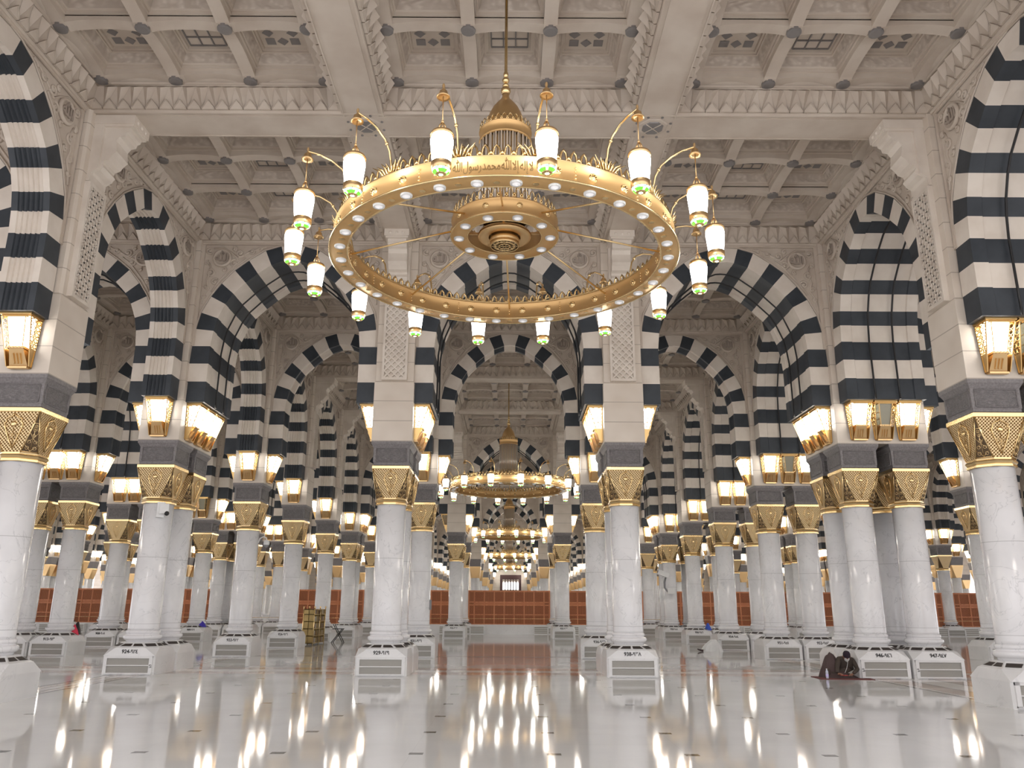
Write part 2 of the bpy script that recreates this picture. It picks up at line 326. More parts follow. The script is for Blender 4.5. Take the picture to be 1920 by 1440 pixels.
# ---------------------------------------------------------------- ceiling cell
def ceiling_cell():
    mb=MB()      # 0 stone,1 relief,2 disc/dark,3 darker lines
    B=2.58;T=2.40
    for q in range(4):
        ca,sa=math.cos(q*PI/2),math.sin(q*PI/2)
        def P(u,o,z): return (u*ca-(-o)*sa if False else u*ca+o*sa,u*sa-o*ca,z)
        # beam side plain strip, frieze slope backing, cornice
        mb.quad(P(-B,B,11.29),P(B,B,11.29),P(B,B-.02,11.38),P(-B,B-.02,11.38))
        mb.quad(P(-B,B-.02,11.38),P(B,B-.02,11.38),P(T,T,11.78),P(-T,T,11.78))
        mb.quad(P(-T,T,11.78),P(T,T,11.78),P(T,T-.03,11.86),P(-T,T-.03,11.86))
        n=18;wd=2*B/n
        for i in range(n):
            x0=-B+i*wd+.0;xm=x0+wd/2;x1=x0+wd;f=T/B
            # raised triangle pointing up from the lower edge
            mb.add([P(x0+.012,B-.02,11.34),P(x1-.012,B-.02,11.34),P(xm,B-.06,11.53),P(x0+.012,B-.075,11.335),P(x1-.012,B-.075,11.335),P(xm,B-.12,11.525)],[(3,4,5),(0,3,5,2),(1,2,5,4),(0,1,4,3)],0)
            mb.tube([P(x0+.015,B-.08,11.345),P(xm,B-.125,11.52),P(x1-.015,B-.08,11.345)],.014,4,0)
            # hanging pyramid between two triangles
            if i<n-1:
                c=x1;h=wd*.5
                A=P((c-h)*f,T,11.775);C=P((c+h)*f,T,11.775);Bm=P(c*f,T-.10,11.685);Dp=P(c,B-.03,11.37)
                mb.add([A,C,Bm,Dp],[(0,2,1),(0,3,2),(1,2,3)],0)
        mb.tube([P(-T,T-.02,11.79),P(T,T-.02,11.79)],.022,4,0)
    # ribs
    pos=[-2.27,-.757,.757,2.27];hw=.125
    def ribz(u):      # arched bottom between bosses
        t=((u+2.27)/1.5133)%1.0
        return RIB+.10*max(0,math.sin(PI*t))**.6 if -2.27<=u<=2.27 else RIB
    us=[-2.40]+[-2.27+1.5133*k/8 for k in range(25)]+[2.40]
    for c in pos:
        for u0,u1 in zip(us,us[1:]):
            z0,z1=ribz(u0),ribz(u1)
            for t in (0,1):
                def Q(a,b,z): return (a,b,z) if t==0 else (b,a,z)
                mb.quad(Q(u0,c-hw,z0),Q(u1,c-hw,z1),Q(u1,c+hw,z1),Q(u0,c+hw,z0),0)
                for s in (-1,1): mb.quad(Q(u0,c+s*hw,z0),Q(u1,c+s*hw,z1),Q(u1,c+s*hw,12.02),Q(u0,c+s*hw,12.02),0)
        for d in pos:
            mb.lathe([(.0001,-.022),(.10,-.022),(.135,-.012),(.135,.05)],14,2,False,(c,d,RIB),caps=False)
    # outer margin closing to frieze
    for q in range(4):
        ca,sa=math.cos(q*PI/2),math.sin(q*PI/2)
        P=lambda u,o,z:(u*ca+o*sa,u*sa-o*ca,z)
        mb.quad(P(-2.4,2.4,11.86),P(2.4,2.4,11.86),P(2.3,2.3,11.9),P(-2.3,2.3,11.9))
    # coffers
    cs=[-1.5133,0,1.5133];h=.757-hw
    for i,cx in enumerate(cs):
        for j,cy in enumerate(cs):
            prof=[(h,11.98),(h,12.0),(h-.035,12.0),(h-.035,12.06),(h-.06,12.06),(h-.07,12.09),(h-.14,12.27),(h-.17,12.27),(h-.17,12.31),(h-.21,12.31),(h-.22,12.36)]
            for (a,z0),(b,z1) in zip(prof,prof[1:]):
                mi=1 if z0==12.09 and z1==12.27 else 0
                sq=lambda r,z:[(cx-r,cy-r,z),(cx+r,cy-r,z),(cx+r,cy+r,z),(cx-r,cy+r,z)]
                A=sq(a,z0);Bq=sq(b,z1)
                for k in range(4): mb.quad(A[k],A[(k+1)%4],Bq[(k+1)%4],Bq[k],mi)
            r=h-.22;mb.quad((cx-r,cy-r,12.36),(cx+r,cy-r,12.36),(cx+r,cy+r,12.36),(cx-r,cy+r,12.36),0)
            if i!=1:
                for a in range(4):
                    for (dx,dy,rr,ph) in ((0,.0,.0,0),):
                        pass
                for (dx,dy,rot) in ((0,0,1),(.24,.24,0),(-.24,.24,0),(.24,-.24,0),(-.24,-.24,0),(0,.24,1),(0,-.24,1),(.24,0,1),(-.24,0,1)):
                    if dx==0 and dy==0: continue
                    q=.115
                    p=[(q,0),(0,q),(-q,0),(0,-q)] if rot else [(q*.8,q*.8),(-q*.8,q*.8),(-q*.8,-q*.8),(q*.8,-q*.8)]
                    mb.add([(cx+dx+a,cy+dy+b,12.352) for a,b in p],[(0,1,2,3)],2)
            else:
                for d in (-.36,-.12,.12,.36):
                    mb.box(cx+d-.012,cx+d+.012,cy-.36,cy+.36,12.335,12.362,2)
                    mb.box(cx-.36,cx+.36,cy+d-.012,cy+d+.012,12.335,12.362,2)
    return mb.mesh('coffered_bay',[M['stone'],M['relief'],M['disc'],M['stone']])
CELL=ceiling_cell()
# ---------------------------------------------------------------- column meshes
def sq(h,z): return [(-h,-h,z),(h,-h,z),(h,h,z),(-h,h,z)]
shaft=MB().lathe([(.372,1.0),(.366,1.06),(.365,4.12)],48).mesh('shaft',[M['marble']])
base=MB()
base.lathe([(.375,.71),(.375,.765),(.395,.78),(.425,.795),(.442,.82),(.446,.845),(.440,.872),(.422,.893),(.395,.90),(.385,.905),(.385,.93),(.398,.936),(.398,.985),(.378,1.0),(.368,1.01)],48)
base_me=base.mesh('base_moulding',[M['marble']])
def octo(h,c,z): return [(-c,-h,z),(c,-h,z),(h,-c,z),(h,c,z),(c,h,z),(-c,h,z),(-h,c,z),(-h,-c,z)]
pl=MB()
# lower square body, recessed fronts on -y and +y
H=.62
rings=[octo(H,H-.04,.0),octo(H,H-.04,.427)]
pl.ngon_stack(rings,0,caps=True)
# corner cut part: square at .43 to octagon at .61
bot=[(-H+.0,-H,.43),(H,-H,.43),(H,H,.43),(-H,H,.43)];k=.36;t=.595
top=octo(t,k,.61)
vs=[(-H,-H,.427),(H,-H,.427),(H,H,.427),(-H,H,.427)]+top
pl.add(vs,[(0,1,5,4),(1,6,5),(1,2,7,6),(2,8,7),(2,3,9,8),(3,10,9),(3,0,11,10),(0,4,11)],0)
pl.ngon_stack([octo(t,k,.61),octo(.56,.345,.625),octo(.43,.20,.715),octo(.41,.19,.73)],0)
for s in (-1,1):     # projecting frame in front of the louvres
    for (x0,x1,z0,z1) in ((-.58,-.50,.03,.427),(.50,.58,.03,.427),(-.58,.58,.377,.427),(-.5,.5,.205,.225),(-.58,.58,.02,.05)):
        pl.box(x0,x1,min(s*H,s*(H+.035)),max(s*H,s*(H+.035)),z0,z1)
plinth_me=pl.mesh('ventilated_plinth',[M['plinth']])
gr=MB()
gr.box(-.5,.5,-.008,0,.05,.205);gr.box(-.5,.5,-.008,0,.225,.377)
for i in range(14):
    z=.065+i*.024
    if .195<z<.235: continue
    gr.box(-.5,.5,-.016,-.006,z,z+.008)
grille_me=gr.mesh('louvre_panel',[M['louver']])
vt=MB()
def lerp(a,b,t): return tuple(a[i]+(b[i]-a[i])*t for i in range(3))
o0=octo(.56,.345,.6265);o1=octo(.43,.20,.7165)
for i in range(8):
    a,b,c,d=o0[i],o0[(i+1)%8],o1[(i+1)%8],o1[i]
    segs=((.06,.46),(.54,.94)) if i%2==0 else ((.1,.9),)
    for s0,s1 in segs:
        p=[lerp(lerp(a,b,s0),lerp(d,c,s0),.18),lerp(lerp(a,b,s1),lerp(d,c,s1),.18),lerp(lerp(a,b,s1),lerp(d,c,s1),.82),lerp(lerp(a,b,s0),lerp(d,c,s0),.82)]
        vt.add([(x*1.006,y*1.006,z+.003) for x,y,z in p],[(0,1,2,3)],0)
vent_me=vt.mesh('vent_slots',[M['vent']])
# capital
cp=MB();zb,zt=4.25,4.98
botO=octo(.365,.165,zb);tp=sq(.46,zt)
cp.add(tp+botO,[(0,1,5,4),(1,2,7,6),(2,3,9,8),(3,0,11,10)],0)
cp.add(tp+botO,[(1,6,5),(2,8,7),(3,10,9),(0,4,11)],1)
cap_me_main=cp
cp.ngon_stack([sq(.46,4.98),sq(.475,4.99),sq(.475,5.06),sq(.46,5.075)],2)
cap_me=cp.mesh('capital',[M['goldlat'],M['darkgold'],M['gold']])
rg=MB();rg.ngon_stack([octo(.372,.155,4.09),octo(.385,.16,4.10),octo(.385,.16,4.135),octo(.372,.155,4.145),octo(.39,.163,4.17),octo(.40,.168,4.19),octo(.39,.163,4.215),octo(.37,.155,4.225),octo(.375,.16,4.255)],0)
ring_me=rg.mesh('capital_rings',[M['gold']])
# capital relief: edges, shield, scrolls per face ; corner openwork
fr=MB()
def facept(u,v):      # face -y, u in -1..1 , v 0..1 ; outward offset small
    hw=.165+(.46-.165)*v;y=-(.365+(.46-.365)*v);return (u*hw,y-.006,zb+(zt-zb)*v)
def fp(u,v):          # u in metres
    return (u,-(.365+.095*v)-.008,zb+(zt-zb)*v)
for sgn in (-1,1):
    fr.tube([facept(sgn,0.0),facept(sgn,1.0)],.011,4)
    fr.tube([fp(sgn*a,b) for a,b in ((0,.1),(.05,.25),(.10,.42),(.15,.6),(.165,.72),(.13,.76),(.15,.82),(.09,.86),(.03,.9),(0,.95))],.014,4)
    fr.tube([fp(sgn*x,z) for x,z in [(.05+.03*math.cos(a),.42+.045*math.sin(a)) for a in [i*.7 for i in range(8)]]],.006,4)
fr.tube([fp(0,.2),fp(0,.58)],.006,4)
fr.lathe([(.052,0),(.05,.012),(.03,.02),(.001,.024)],14,0,True,(0,0,0),caps=False)
n=len(fr.v);# move the boss onto the face
bossN=14*4
for i in range(n-bossN,n):
    x,y,z=fr.v[i]; fr.v[i]=(x,-(.365+.095*.7)-z-.004,zb+(zt-zb)*.7+y)
shield_me=fr.mesh('shield_relief',[M['gold']])
co=MB()
# corner triangle openwork at corner (+x,-y): bottom verts, apex
A=Vector((.165,-.365,zb));Bv=Vector((.365,-.165,zb));C=Vector((.46,-.46,zt))
nrm=(Bv-A).cross(C-A).normalized();nrm=nrm if nrm.x>0 else -nrm
def tri(a,b): # a along bottom 0..1, b height 0..1
    return (A.lerp(C,b)).lerp(Bv.lerp(C,b),a)+nrm*.006
co.tube([tri(0,0),tri(0,.98)],.009,4);co.tube([tri(1,0),tri(1,.98)],.009,4);co.tube([tri(0,.03),tri(1,.03)],.009,4);co.tube([tri(0,.72),tri(1,.72)],.010,4)
for b,w in ((.12,.5),(.27,.42),(.42,.34),(.55,.28),(.65,.2)):
    for a in ((.25,.75) if b<.4 else (.5,)):
        rr=.030 if b<.4 else .026
        c=tri(a,b);tx=(Bv-A).normalized();ty=nrm.cross(tx)
        co.tube([c+tx*rr*math.cos(q)+ty*rr*math.sin(q) for q in [i*PI/4 for i in range(8)]],.005,4,closed=True)
co.tube([tri(.5,.03),tri(.5,.7)],.005,4)
co.tube([tri(0,.2),tri(.5,.05),tri(1,.2),tri(.5,.36),tri(0,.2)],.005,4);co.tube([tri(0,.5),tri(.5,.34),tri(1,.5),tri(.5,.66),tri(0,.5)],.005,4)
corner_me=co.mesh('openwork_corner',[M['gold']])
# abacus
ab=MB();ab.ngon_stack([sq(.43,5.075),sq(.445,5.085),sq(.445,5.13),sq(.455,5.15),sq(.46,5.52),sq(.47,5.54),sq(.50,5.60),sq(.515,5.62),sq(.52,5.69)],0)
abacus_me=ab.mesh('abacus_block',[M['grey']])
ap=MB()
for q in range(4):
    ca,sa=math.cos(q*PI/2),math.sin(q*PI/2);P=lambda u,o,z:(u*ca+o*sa,u*sa-o*ca,z)
    y=.463
    ap.quad(P(-.37,y,5.19),P(.37,y,5.19),P(.37,y,5.49),P(-.37,y,5.49),0)
    for u0,v0,u1,v1 in ((-.385,5.175,.385,5.175),(-.385,5.505,.385,5.505),(-.385,5.175,-.385,5.505),(.385,5.175,.385,5.505)):
        ap.tube([P(u0,y,v0),P(u1,y,v1)],.015,4,1)
apanel_me=ap.mesh('engraved_panels',[M['greyrelief'],M['grey']])
def pier_mesh(xl,xr,yl,yr):
    mb=MB();e=lambda d:(.65 if d else 0)
    def ring(h,z,ch=0):
        x0=-(.65 if xl else h);x1=.65 if xr else h;y0=-(.65 if yl else h);y1=.65 if yr else h
        if ch: return [(x0+ch,y0,z),(x1-ch,y0,z),(x1,y0+ch,z),(x1,y1-ch,z),(x1-ch,y1,z),(x0+ch,y1,z),(x0,y1-ch,z),(x0,y0+ch,z)]
        return [(x0,y0,z),(x0+.001,y0,z),(x1,y0,z),(x1,y0+.001,z),(x1,y1,z),(x1-.001,y1,z),(x0,y1,z),(x0,y1-.001,z)] if False else [(x0+.004,y0,z),(x1-.004,y0,z),(x1,y0+.004,z),(x1,y1-.004,z),(x1-.004,y1,z),(x0+.004,y1,z),(x0,y1-.004,z),(x0,y0+.004,z)]
    ch=.05 if not(xl or xr or yl or yr) else .004
    mb.ngon_stack([ring(.52,5.69),ring(.52,7.26),ring(.50,7.30,ch),ring(.50,11.32,ch)],0)
    return mb.mesh('pier',[M['pier']])
PIERS={}
# lattice panel + bracket (face -y)
lp=MB()
y0=-.50;y1=-.56
lp.box(-.33,.33,y1,y0,7.31,9.78,0)
for (x0,x1,z0,z1) in ((-.33,-.27,7.31,9.78),(.27,.33,7.31,9.78),(-.27,.27,7.31,7.38),(-.27,.27,9.70,9.78)): lp.box(x0,x1,y1-.055,y1,z0,z1,0)
def clipseg(a,b,X,z0,z1):
    # Liang-Barsky in x,z
    t0,t1=0,1;dx,dz=b[0]-a[0],b[1]-a[1]
    for p,q in ((-dx,a[0]+X),(dx,X-a[0]),(-dz,a[1]-z0),(dz,z1-a[1])):
        if abs(p)<1e-9:
            if q<0:return None
        else:
            r=q/p
            if p<0:t0=max(t0,r)
            else:t1=min(t1,r)
    if t0>=t1:return None
    return (a[0]+dx*t0,a[1]+dz*t0),(a[0]+dx*t1,a[1]+dz*t1)
st=.18
i=-4
while 7.38+i*st<9.7:
    for s in (1,-1):
        a=(-.27,7.38+i*st);b=(.27,7.38+i*st+.54*1.0)
        if s<0:a,b=(.27,a[1]),(-.27,b[1])
        c=clipseg(a,b,.27,7.38,9.70)
        if c: lp.bar((c[0][0],y1,c[0][1]),(c[1][0],y1,c[1][1]),.042,.05,(0,-1,0))
    i+=1
k=0
z=7.47
while z<9.65:
    for x in ((-.18,0,.18) if k%2==0 else (-.09,.09)):
        q=.028;lp.add([(x-q,y1,z),(x,y1,z-q),(x+q,y1,z),(x,y1,z+q),(x,y1-.05,z)],[(0,1,4),(1,2,4),(2,3,4),(3,0,4)],0)
    z+=.09;k+=1
lattice_me=lp.mesh('lattice_panel',[M['vcream']])
br=MB()
prof=[(.0,9.80),(.06,9.80),(.07,9.95),(.10,10.02),(.22,10.06),(.28,10.14),(.24,10.22),(.26,10.28),(.36,10.32),(.42,10.42),(.50,10.50),(.48,10.60),(.46,10.74),(.52,10.84),(.62,10.86),(.64,10.94),(.70,10.97),(.72,11.06),(.80,11.08),(.80,11.29),(0,11.29)]
def bprism(mb,prof,w,off=0):
    n=len(prof);mb.add([(-w,-.5-p,z) for p,z in prof]+[(w,-.5-p,z) for p,z in prof],[tuple(range(n)),tuple(range(2*n-1,n-1,-1))]+[(i,i+n,(i+1)%n+n,(i+1)%n) for i in range(n)],0)
bprism(br,prof,.25)
bprism(br,[(0,9.80),(.06,9.80),(.08,10.0),(.12,10.03),(.20,10.09),(.20,11.3),(0,11.3)],.31)
br.box(-.33,.33,-1.32,-.5,11.10,11.295);br.box(-.30,.30,-1.29,-.5,11.05,11.10)
for x in (-.17,0,.17): br.lathe([(.045,0),(.03,.02),(.001,.025)],10,0,True,(0,0,0),caps=False);nv=30;
# shift the three rosettes onto the front of the cap
vv=br.v
for j,x in enumerate((-.17,0,.17)):
    s0=len(vv)-30*(3-j)
    for i in range(s0,s0+30):
        a,b,c=vv[i];vv[i]=(x+a,-1.32-c,11.19+b)
bracket_me=br.mesh('scroll_bracket',[M['vcream']])
# far column in one mesh
fc=MB()
fc.box(-.6,.6,-.6,.6,0,.6,0);fc.lathe([(.43,.6),(.43,.95),(.365,1.0),(.365,4.12)],16,0)
fc.add(sq(.46,4.98)+octo(.375,.165,4.1),[(0,1,5,4),(1,2,7,6),(2,3,9,8),(3,0,11,10),(1,6,5),(2,8,7),(3,10,9),(0,4,11)],1)
fc.ngon_stack([sq(.475,4.98),sq(.475,5.075)],1);fc.ngon_stack([sq(.45,5.075),sq(.52,5.69)],2);fc.ngon_stack([sq(.52,5.69),sq(.52,7.28),sq(.5,7.3),sq(.5,11.3)],3)
farcol_me=fc.mesh('far_column',[M['marble'],M['goldsat'],M['grey'],M['pier']])
# ---------------------------------------------------------------- wall lantern meshes (wall plane x=0, projects +x, y across, z local 0 at springing)
def lantern_parts(lit):
    fr=MB()
    fr.box(0,.42,-.29,.29,-.045,0);fr.box(0,.38,-.27,.27,-.07,-.045)
    fr.hexa([(0,-.20,-.97),(.03,-.20,-.97),(.03,.20,-.97),(0,.20,-.97),(0,-.27,-.07),(.03,-.27,-.07),(.03,.27,-.07),(0,.27,-.07)],1)
    for sg in (-1,1):     # slanted outer side rails
        fr.bar((.10,sg*.20,-.95),(.385,sg*.265,-.07),.022,.016,(0,sg,0));fr.bar((.03,sg*.205,-.95),(.03,sg*.265,-.07),.022,.016,(0,sg,0))
        fr.hexa([(.03,sg*.205-.006,-.95),(.10,sg*.205-.006,-.95),(.10,sg*.205+.006,-.95),(.03,sg*.205+.006,-.95),(.03,sg*.23-.006,-.62),(.21,sg*.23-.006,-.62),(.21,sg*.23+.006,-.62),(.03,sg*.23+.006,-.62)])
        for i in range(5):
            z=-.56+i*.11;t=(z+.95)/.88;y=sg*(.205+.06*t);xo=.10+.285*t
            fr.tube([(.03+(xo-.03)*(.25+.22*math.cos(q)),y,z+.045*math.sin(q)) for q in [k*PI/4 for k in range(8)]],.011,4,0,True)
            fr.tube([(.03+(xo-.03)*(.72+.22*math.cos(q)),y,z+.045*math.sin(q)) for q in [k*PI/4 for k in range(8)]],.011,4,0,True)
    frame=fr.mesh('lantern_frame',[M['framegold'],M['goldback']])
    g=MB()
    g.hexa([(.04,-.115,-.60),(.225,-.115,-.60),(.225,.115,-.60),(.04,.115,-.60),(.04,-.165,-.08),(.355,-.165,-.08),(.355,.165,-.08),(.04,.165,-.08)])
    glass=g.mesh('lantern_glass',[M['glow'] if lit else M['glassoff']])
    b=MB()
    b.hexa([(.03,-.17,-.95),(.07,-.17,-.95),(.07,.17,-.95),(.03,.17,-.95),(.03,-.13,-.64),(.23,-.13,-.64),(.23,.13,-.64),(.03,.13,-.64)],0)
    b.box(.03,.25,-.15,.15,-.64,-.60,0)
    b.box(.03,.12,-.18,.18,-.985,-.95,0)
    for y in (-.06,0,.06): b.hexa([(.08,y-.012,-.90),(.12,y-.012,-.90),(.12,y+.012,-.90),(.08,y+.012,-.90),(.16,y-.012,-.73),(.22,y-.012,-.73),(.22,y+.012,-.73),(.16,y+.012,-.73)],0)
    for y in (-.09,-.03,.03,.09): b.sphere((.245,y,-.625),.016,6,0)
    bracket=b.mesh('lantern_bracket',[M['goldsat']])
    s=MB()
    for sg in (-1,1):
        s.bar((.24,sg*.12,-.6),(.37,sg*.17,-.08),.016,.014,(1,0,0));s.bar((.04,sg*.12,-.6),(.04,sg*.17,-.08),.016,.014,(0,sg,0))
        for z in (-.45,-.28): s.bar((.04,sg*(.12+.05*(z+.6)/.52),z),(.24+.13*(z+.6)/.52,sg*(.12+.05*(z+.6)/.52),z),.010,.010,(0,sg,0))
    s.box(.34,.385,-.20,.20,-.085,-.06)
    cage=s.mesh('lantern_cage',[M['framegold']])
    return frame,glass,bracket,cage
LL=lantern_parts(True);_f=lantern_parts(False);LU=(LL[0],_f[1],LL[2],LL[3])
fl=MB();fl.box(0,.4,-.27,.27,-.06,0,0);fl.hexa([(0,-.18,-.95),(.1,-.18,-.95),(.1,.18,-.95),(0,.18,-.95),(0,-.2,-.6),(.2,-.2,-.6),(.2,.2,-.6),(0,.2,-.6)],0)
fl.hexa([(.04,-.14,-.60),(.23,-.14,-.60),(.23,.14,-.60),(.04,.14,-.60),(.04,-.19,-.06),(.36,-.19,-.06),(.36,.19,-.06),(.04,.19,-.06)],1)
# ---------------------------------------------------------------- lattice of lines
xs=[];ys=[]
for t in range(-3,3):
    for a in (-9,-3,3,9,10.3): xs.append((round(t*PX+a,3),a))
for t in range(0,5):
    for a in (2.65,8.7,14.75,20.8,22.1): ys.append((round(t*PY+a,3),a))
YMAX=122.7
ys=[y for y in ys if y[0]<=YMAX+1.5];xs=[x for x in xs if -61<=x[0]<=62]
def interior(ax,ay): return ax in(-3,3) and ay in(8.7,14.75)
posx=sorted([x[0] for x in xs if x[0]>0]);negx=sorted([-x[0] for x in xs if x[0]<0])
vis_rows=[y[0] for y in ys if y[0]>10]
def side_ord(x):
    l=posx if x>0 else negx
    return ORD[l.index(round(abs(x),3))+1]+(' right' if x>0 else ' left')
def row_ord(y):
    return ORD[vis_rows.index(y)+1]+' row' if y in vis_rows else 'row beside the camera'
numbers={(-9,20.8):'924-\u0669\u0662\u0664',(-3,20.8):'929-\u0669\u0662\u0669',(3,20.8):'938-\u0669\u0663\u0668',(9,20.8):'946-\u0669\u0664\u0666',(10.3,20.8):'947-\u0669\u0664\u0667',
 (-15,28.15):'913-\u0669\u0661\u0663',(-9,28.15):'922-\u0669\u0662\u0662',(-3,28.15):'931-\u0669\u0663\u0661',(3,28.15):'936-\u0669\u0663\u0666',(9,28.15):'951-\u0669\u0665\u0661',(10.3,28.15):'952-\u0669\u0665\u0662',(-9,34.2):'926-\u0669\u0662\u0666',
 (-3,46.3):'932-\u0669\u0663\u0662',(3,46.3):'933-\u0669\u0663\u0663',(9,34.2):'954-\u0669\u0665\u0664',(-16.3,34.2):'908-\u0669\u0660\u0668',(9,40.25):'956-\u0669\u0665\u0666',(9,46.3):'958-\u0669\u0665\u0668',(-15,40.25):'909-\u0669\u0660\u0669'}
cols=[]
for x,ax in xs:
    for y,ay in ys:
        if interior(ax,ay) or y<5: continue
        if y<9 and abs(x)>11: continue
        if not inview([(x+a,y+b,z) for a in(-.6,.6) for b in(-.6,.6) for z in(0,3,6,11)],40) and not(y<9 and abs(x)<11): continue
        cols.append((y*y+x*x*.3,x,ax,y,ay))
cols.sort()
print('columns',len(cols),flush=True)
near_cols=cols[:300]
far_extra=cols[300:]
def twin(x,ax,y,ay):
    return (ax==10.3,ax==9,ay==22.1,ay==20.8)
num_cache={}
for _,x,ax,y,ay in near_cols:
    lab=f'white marble column with gilded capital, {side_ord(x)} of the central aisle, {row_ord(y)}'
    if y>60:
        o=link('marble_column',farcol_me,None,(x,y,0))
        tag(o,'distant white marble column with gilded capital rising beyond the brown wooden screens','column','distant columns beyond the screens');continue
    o=thing('marble_column',lab,'column',(x,y,0),0,'columns of the hall')
    link('shaft',shaft,o);link('base_moulding',base_me,o)
    p=link('ventilated_plinth',plinth_me,o)
    link('louvre_panel',grille_me,p,(0,-H,0))
    link('vent_slots',vent_me,p)
    key=(x if abs(x+15)>.2 else -15,y)
    if key in numbers or (round(x,1),y) in numbers or (x<-14.9 and x>-15.2 and (-15,y) in numbers):
        s=numbers.get(key) or numbers.get((round(x,1),y)) or numbers.get((-15,y))
        link('plinth_number',text_mesh('plinth_number',s,.118,.002,M['ink'],off=.003),p,(-.0,-.6115,.525),0,rx=R(82))
    if y==20.8 and x in (-9,9,10.3):
        link('side_mark',text_mesh('side_mark','\u0665\u0669' if x>0 else '\u0664\u0669',.085,.002,M['ink'],off=.001),p,(-.54 if x>0 else .54,-H-.037,.2),0,rx=R(90)).rotation_euler=(R(90),R(90),0)
    c=link('capital',cap_me,o);link('capital_rings',ring_me,c)
    if y<50:
        for q in range(4):
            link('shield_relief',shield_me,c,rz=q*PI/2)
            link('openwork_corner',corner_me,c,rz=q*PI/2)
    a=link('abacus_block',abacus_me,o);link('engraved_panels',apanel_me,a)
    tw=twin(x,ax,y,ay)
    if tw not in PIERS: PIERS[tw]=pier_mesh(*tw)
    link('pier',PIERS[tw],o)
    # bracket & lattice towards the open square
    face=None
    if ax in(-3,3) and ay==20.8: face=0
    elif ax in(-3,3) and ay==2.65: face=PI
    elif ay in(8.7,14.75) and ax==-9: face=PI/2
    elif ay in(8.7,14.75) and ax==9: face=-PI/2
    if face is not None:
        link('lattice_panel',lattice_me,o,rz=face);link('scroll_bracket',bracket_me,o,rz=face)
if far_extra:
    mb=MB();src=MB()
    me=farcol_me
    for _,x,ax,y,ay in far_extra:
        mb.add([(v.co.x+x,v.co.y+y,v.co.z) for v in me.vertices],[],0)
        b=len(mb.v)-len(me.vertices)
        for p in me.polygons: mb.f.append([b+i for i in p.vertices]);mb.m.append(p.material_index);mb.sm.append(False)
    o=link('distant_columns',mb.mesh('farthest_columns',[M['marble'],M['goldsat'],M['grey'],M['pier']]));tag(o,'farthest white marble columns crowding the dim end of the hall','columns');o['kind']='stuff'
# ---------------------------------------------------------------- arches
arches=[]   # (cx,cy,rz,thick,label)
X=lambda v:v
xv=[x for x,_ in xs];yv=[y for y,_ in ys]
# x-running arches (facing camera)
for x,ax in xs:
    nx={-9:-3,-3:3,3:9,10.3:16.3}.get(ax)
    if nx is None: continue
    x2=x+nx-ax;cx=(x+x2)/2
    for y,ay in ys:
        if y<5: continue
        if ay==20.8: arches.append((cx,y+.65,0,True))
        elif ay==2.65: arches.append((cx,y,0,False))
        elif ax==10.3 and ay in(8.7,14.75): arches.append((cx,y,0,False))
for x,ax in xs:
    for t in range(0,5):
        for ay,by in ((2.65,8.7),(8.7,14.75),(14.75,20.8),(22.1,28.15)):
            y=t*PY+ay;cy=t*PY+(ay+by)/2
            if cy>YMAX or y<5: continue
            if ax==9: arches.append((x+.65,cy,PI/2,True))
            elif ax==-9: arches.append((x,cy,PI/2,False))
            elif ax in(-3,3) and ay==22.1: arches.append((x,cy,PI/2,False))
def arch_pts(cx,cy,rz,th):
    h=1.0 if th else .4
    return [(cx+(a if rz==0 else b),cy+(b if rz==0 else a),z) for a in(-2.6,2.6) for b in(-h,h) for z in(5.8,8,11.3)]
arches=[a for a in arches if inview(arch_pts(*a),30)]
arches.sort(key=lambda a:a[1]**2+.3*a[0]**2)
print('arches',len(arches))
bx=lambda c:('central aisle bay' if abs(c)<1 else (f'{ORD[int((abs(c)-3)//6.1)+1]} bay {"right" if c>0 else "left"}'))
xrows=sorted(set(round(a[1],2) for a in arches if a[2]==0));
sidelines=lambda v:sorted(set(round(abs(a[0]),2) for a in arches if a[2]!=0 and (a[0]>0)==(v>0)))
slr,sll=sidelines(1),sidelines(-1)
ylist=sorted(set(round(a[1],2) for a in arches if a[2]!=0))
lamps=[]
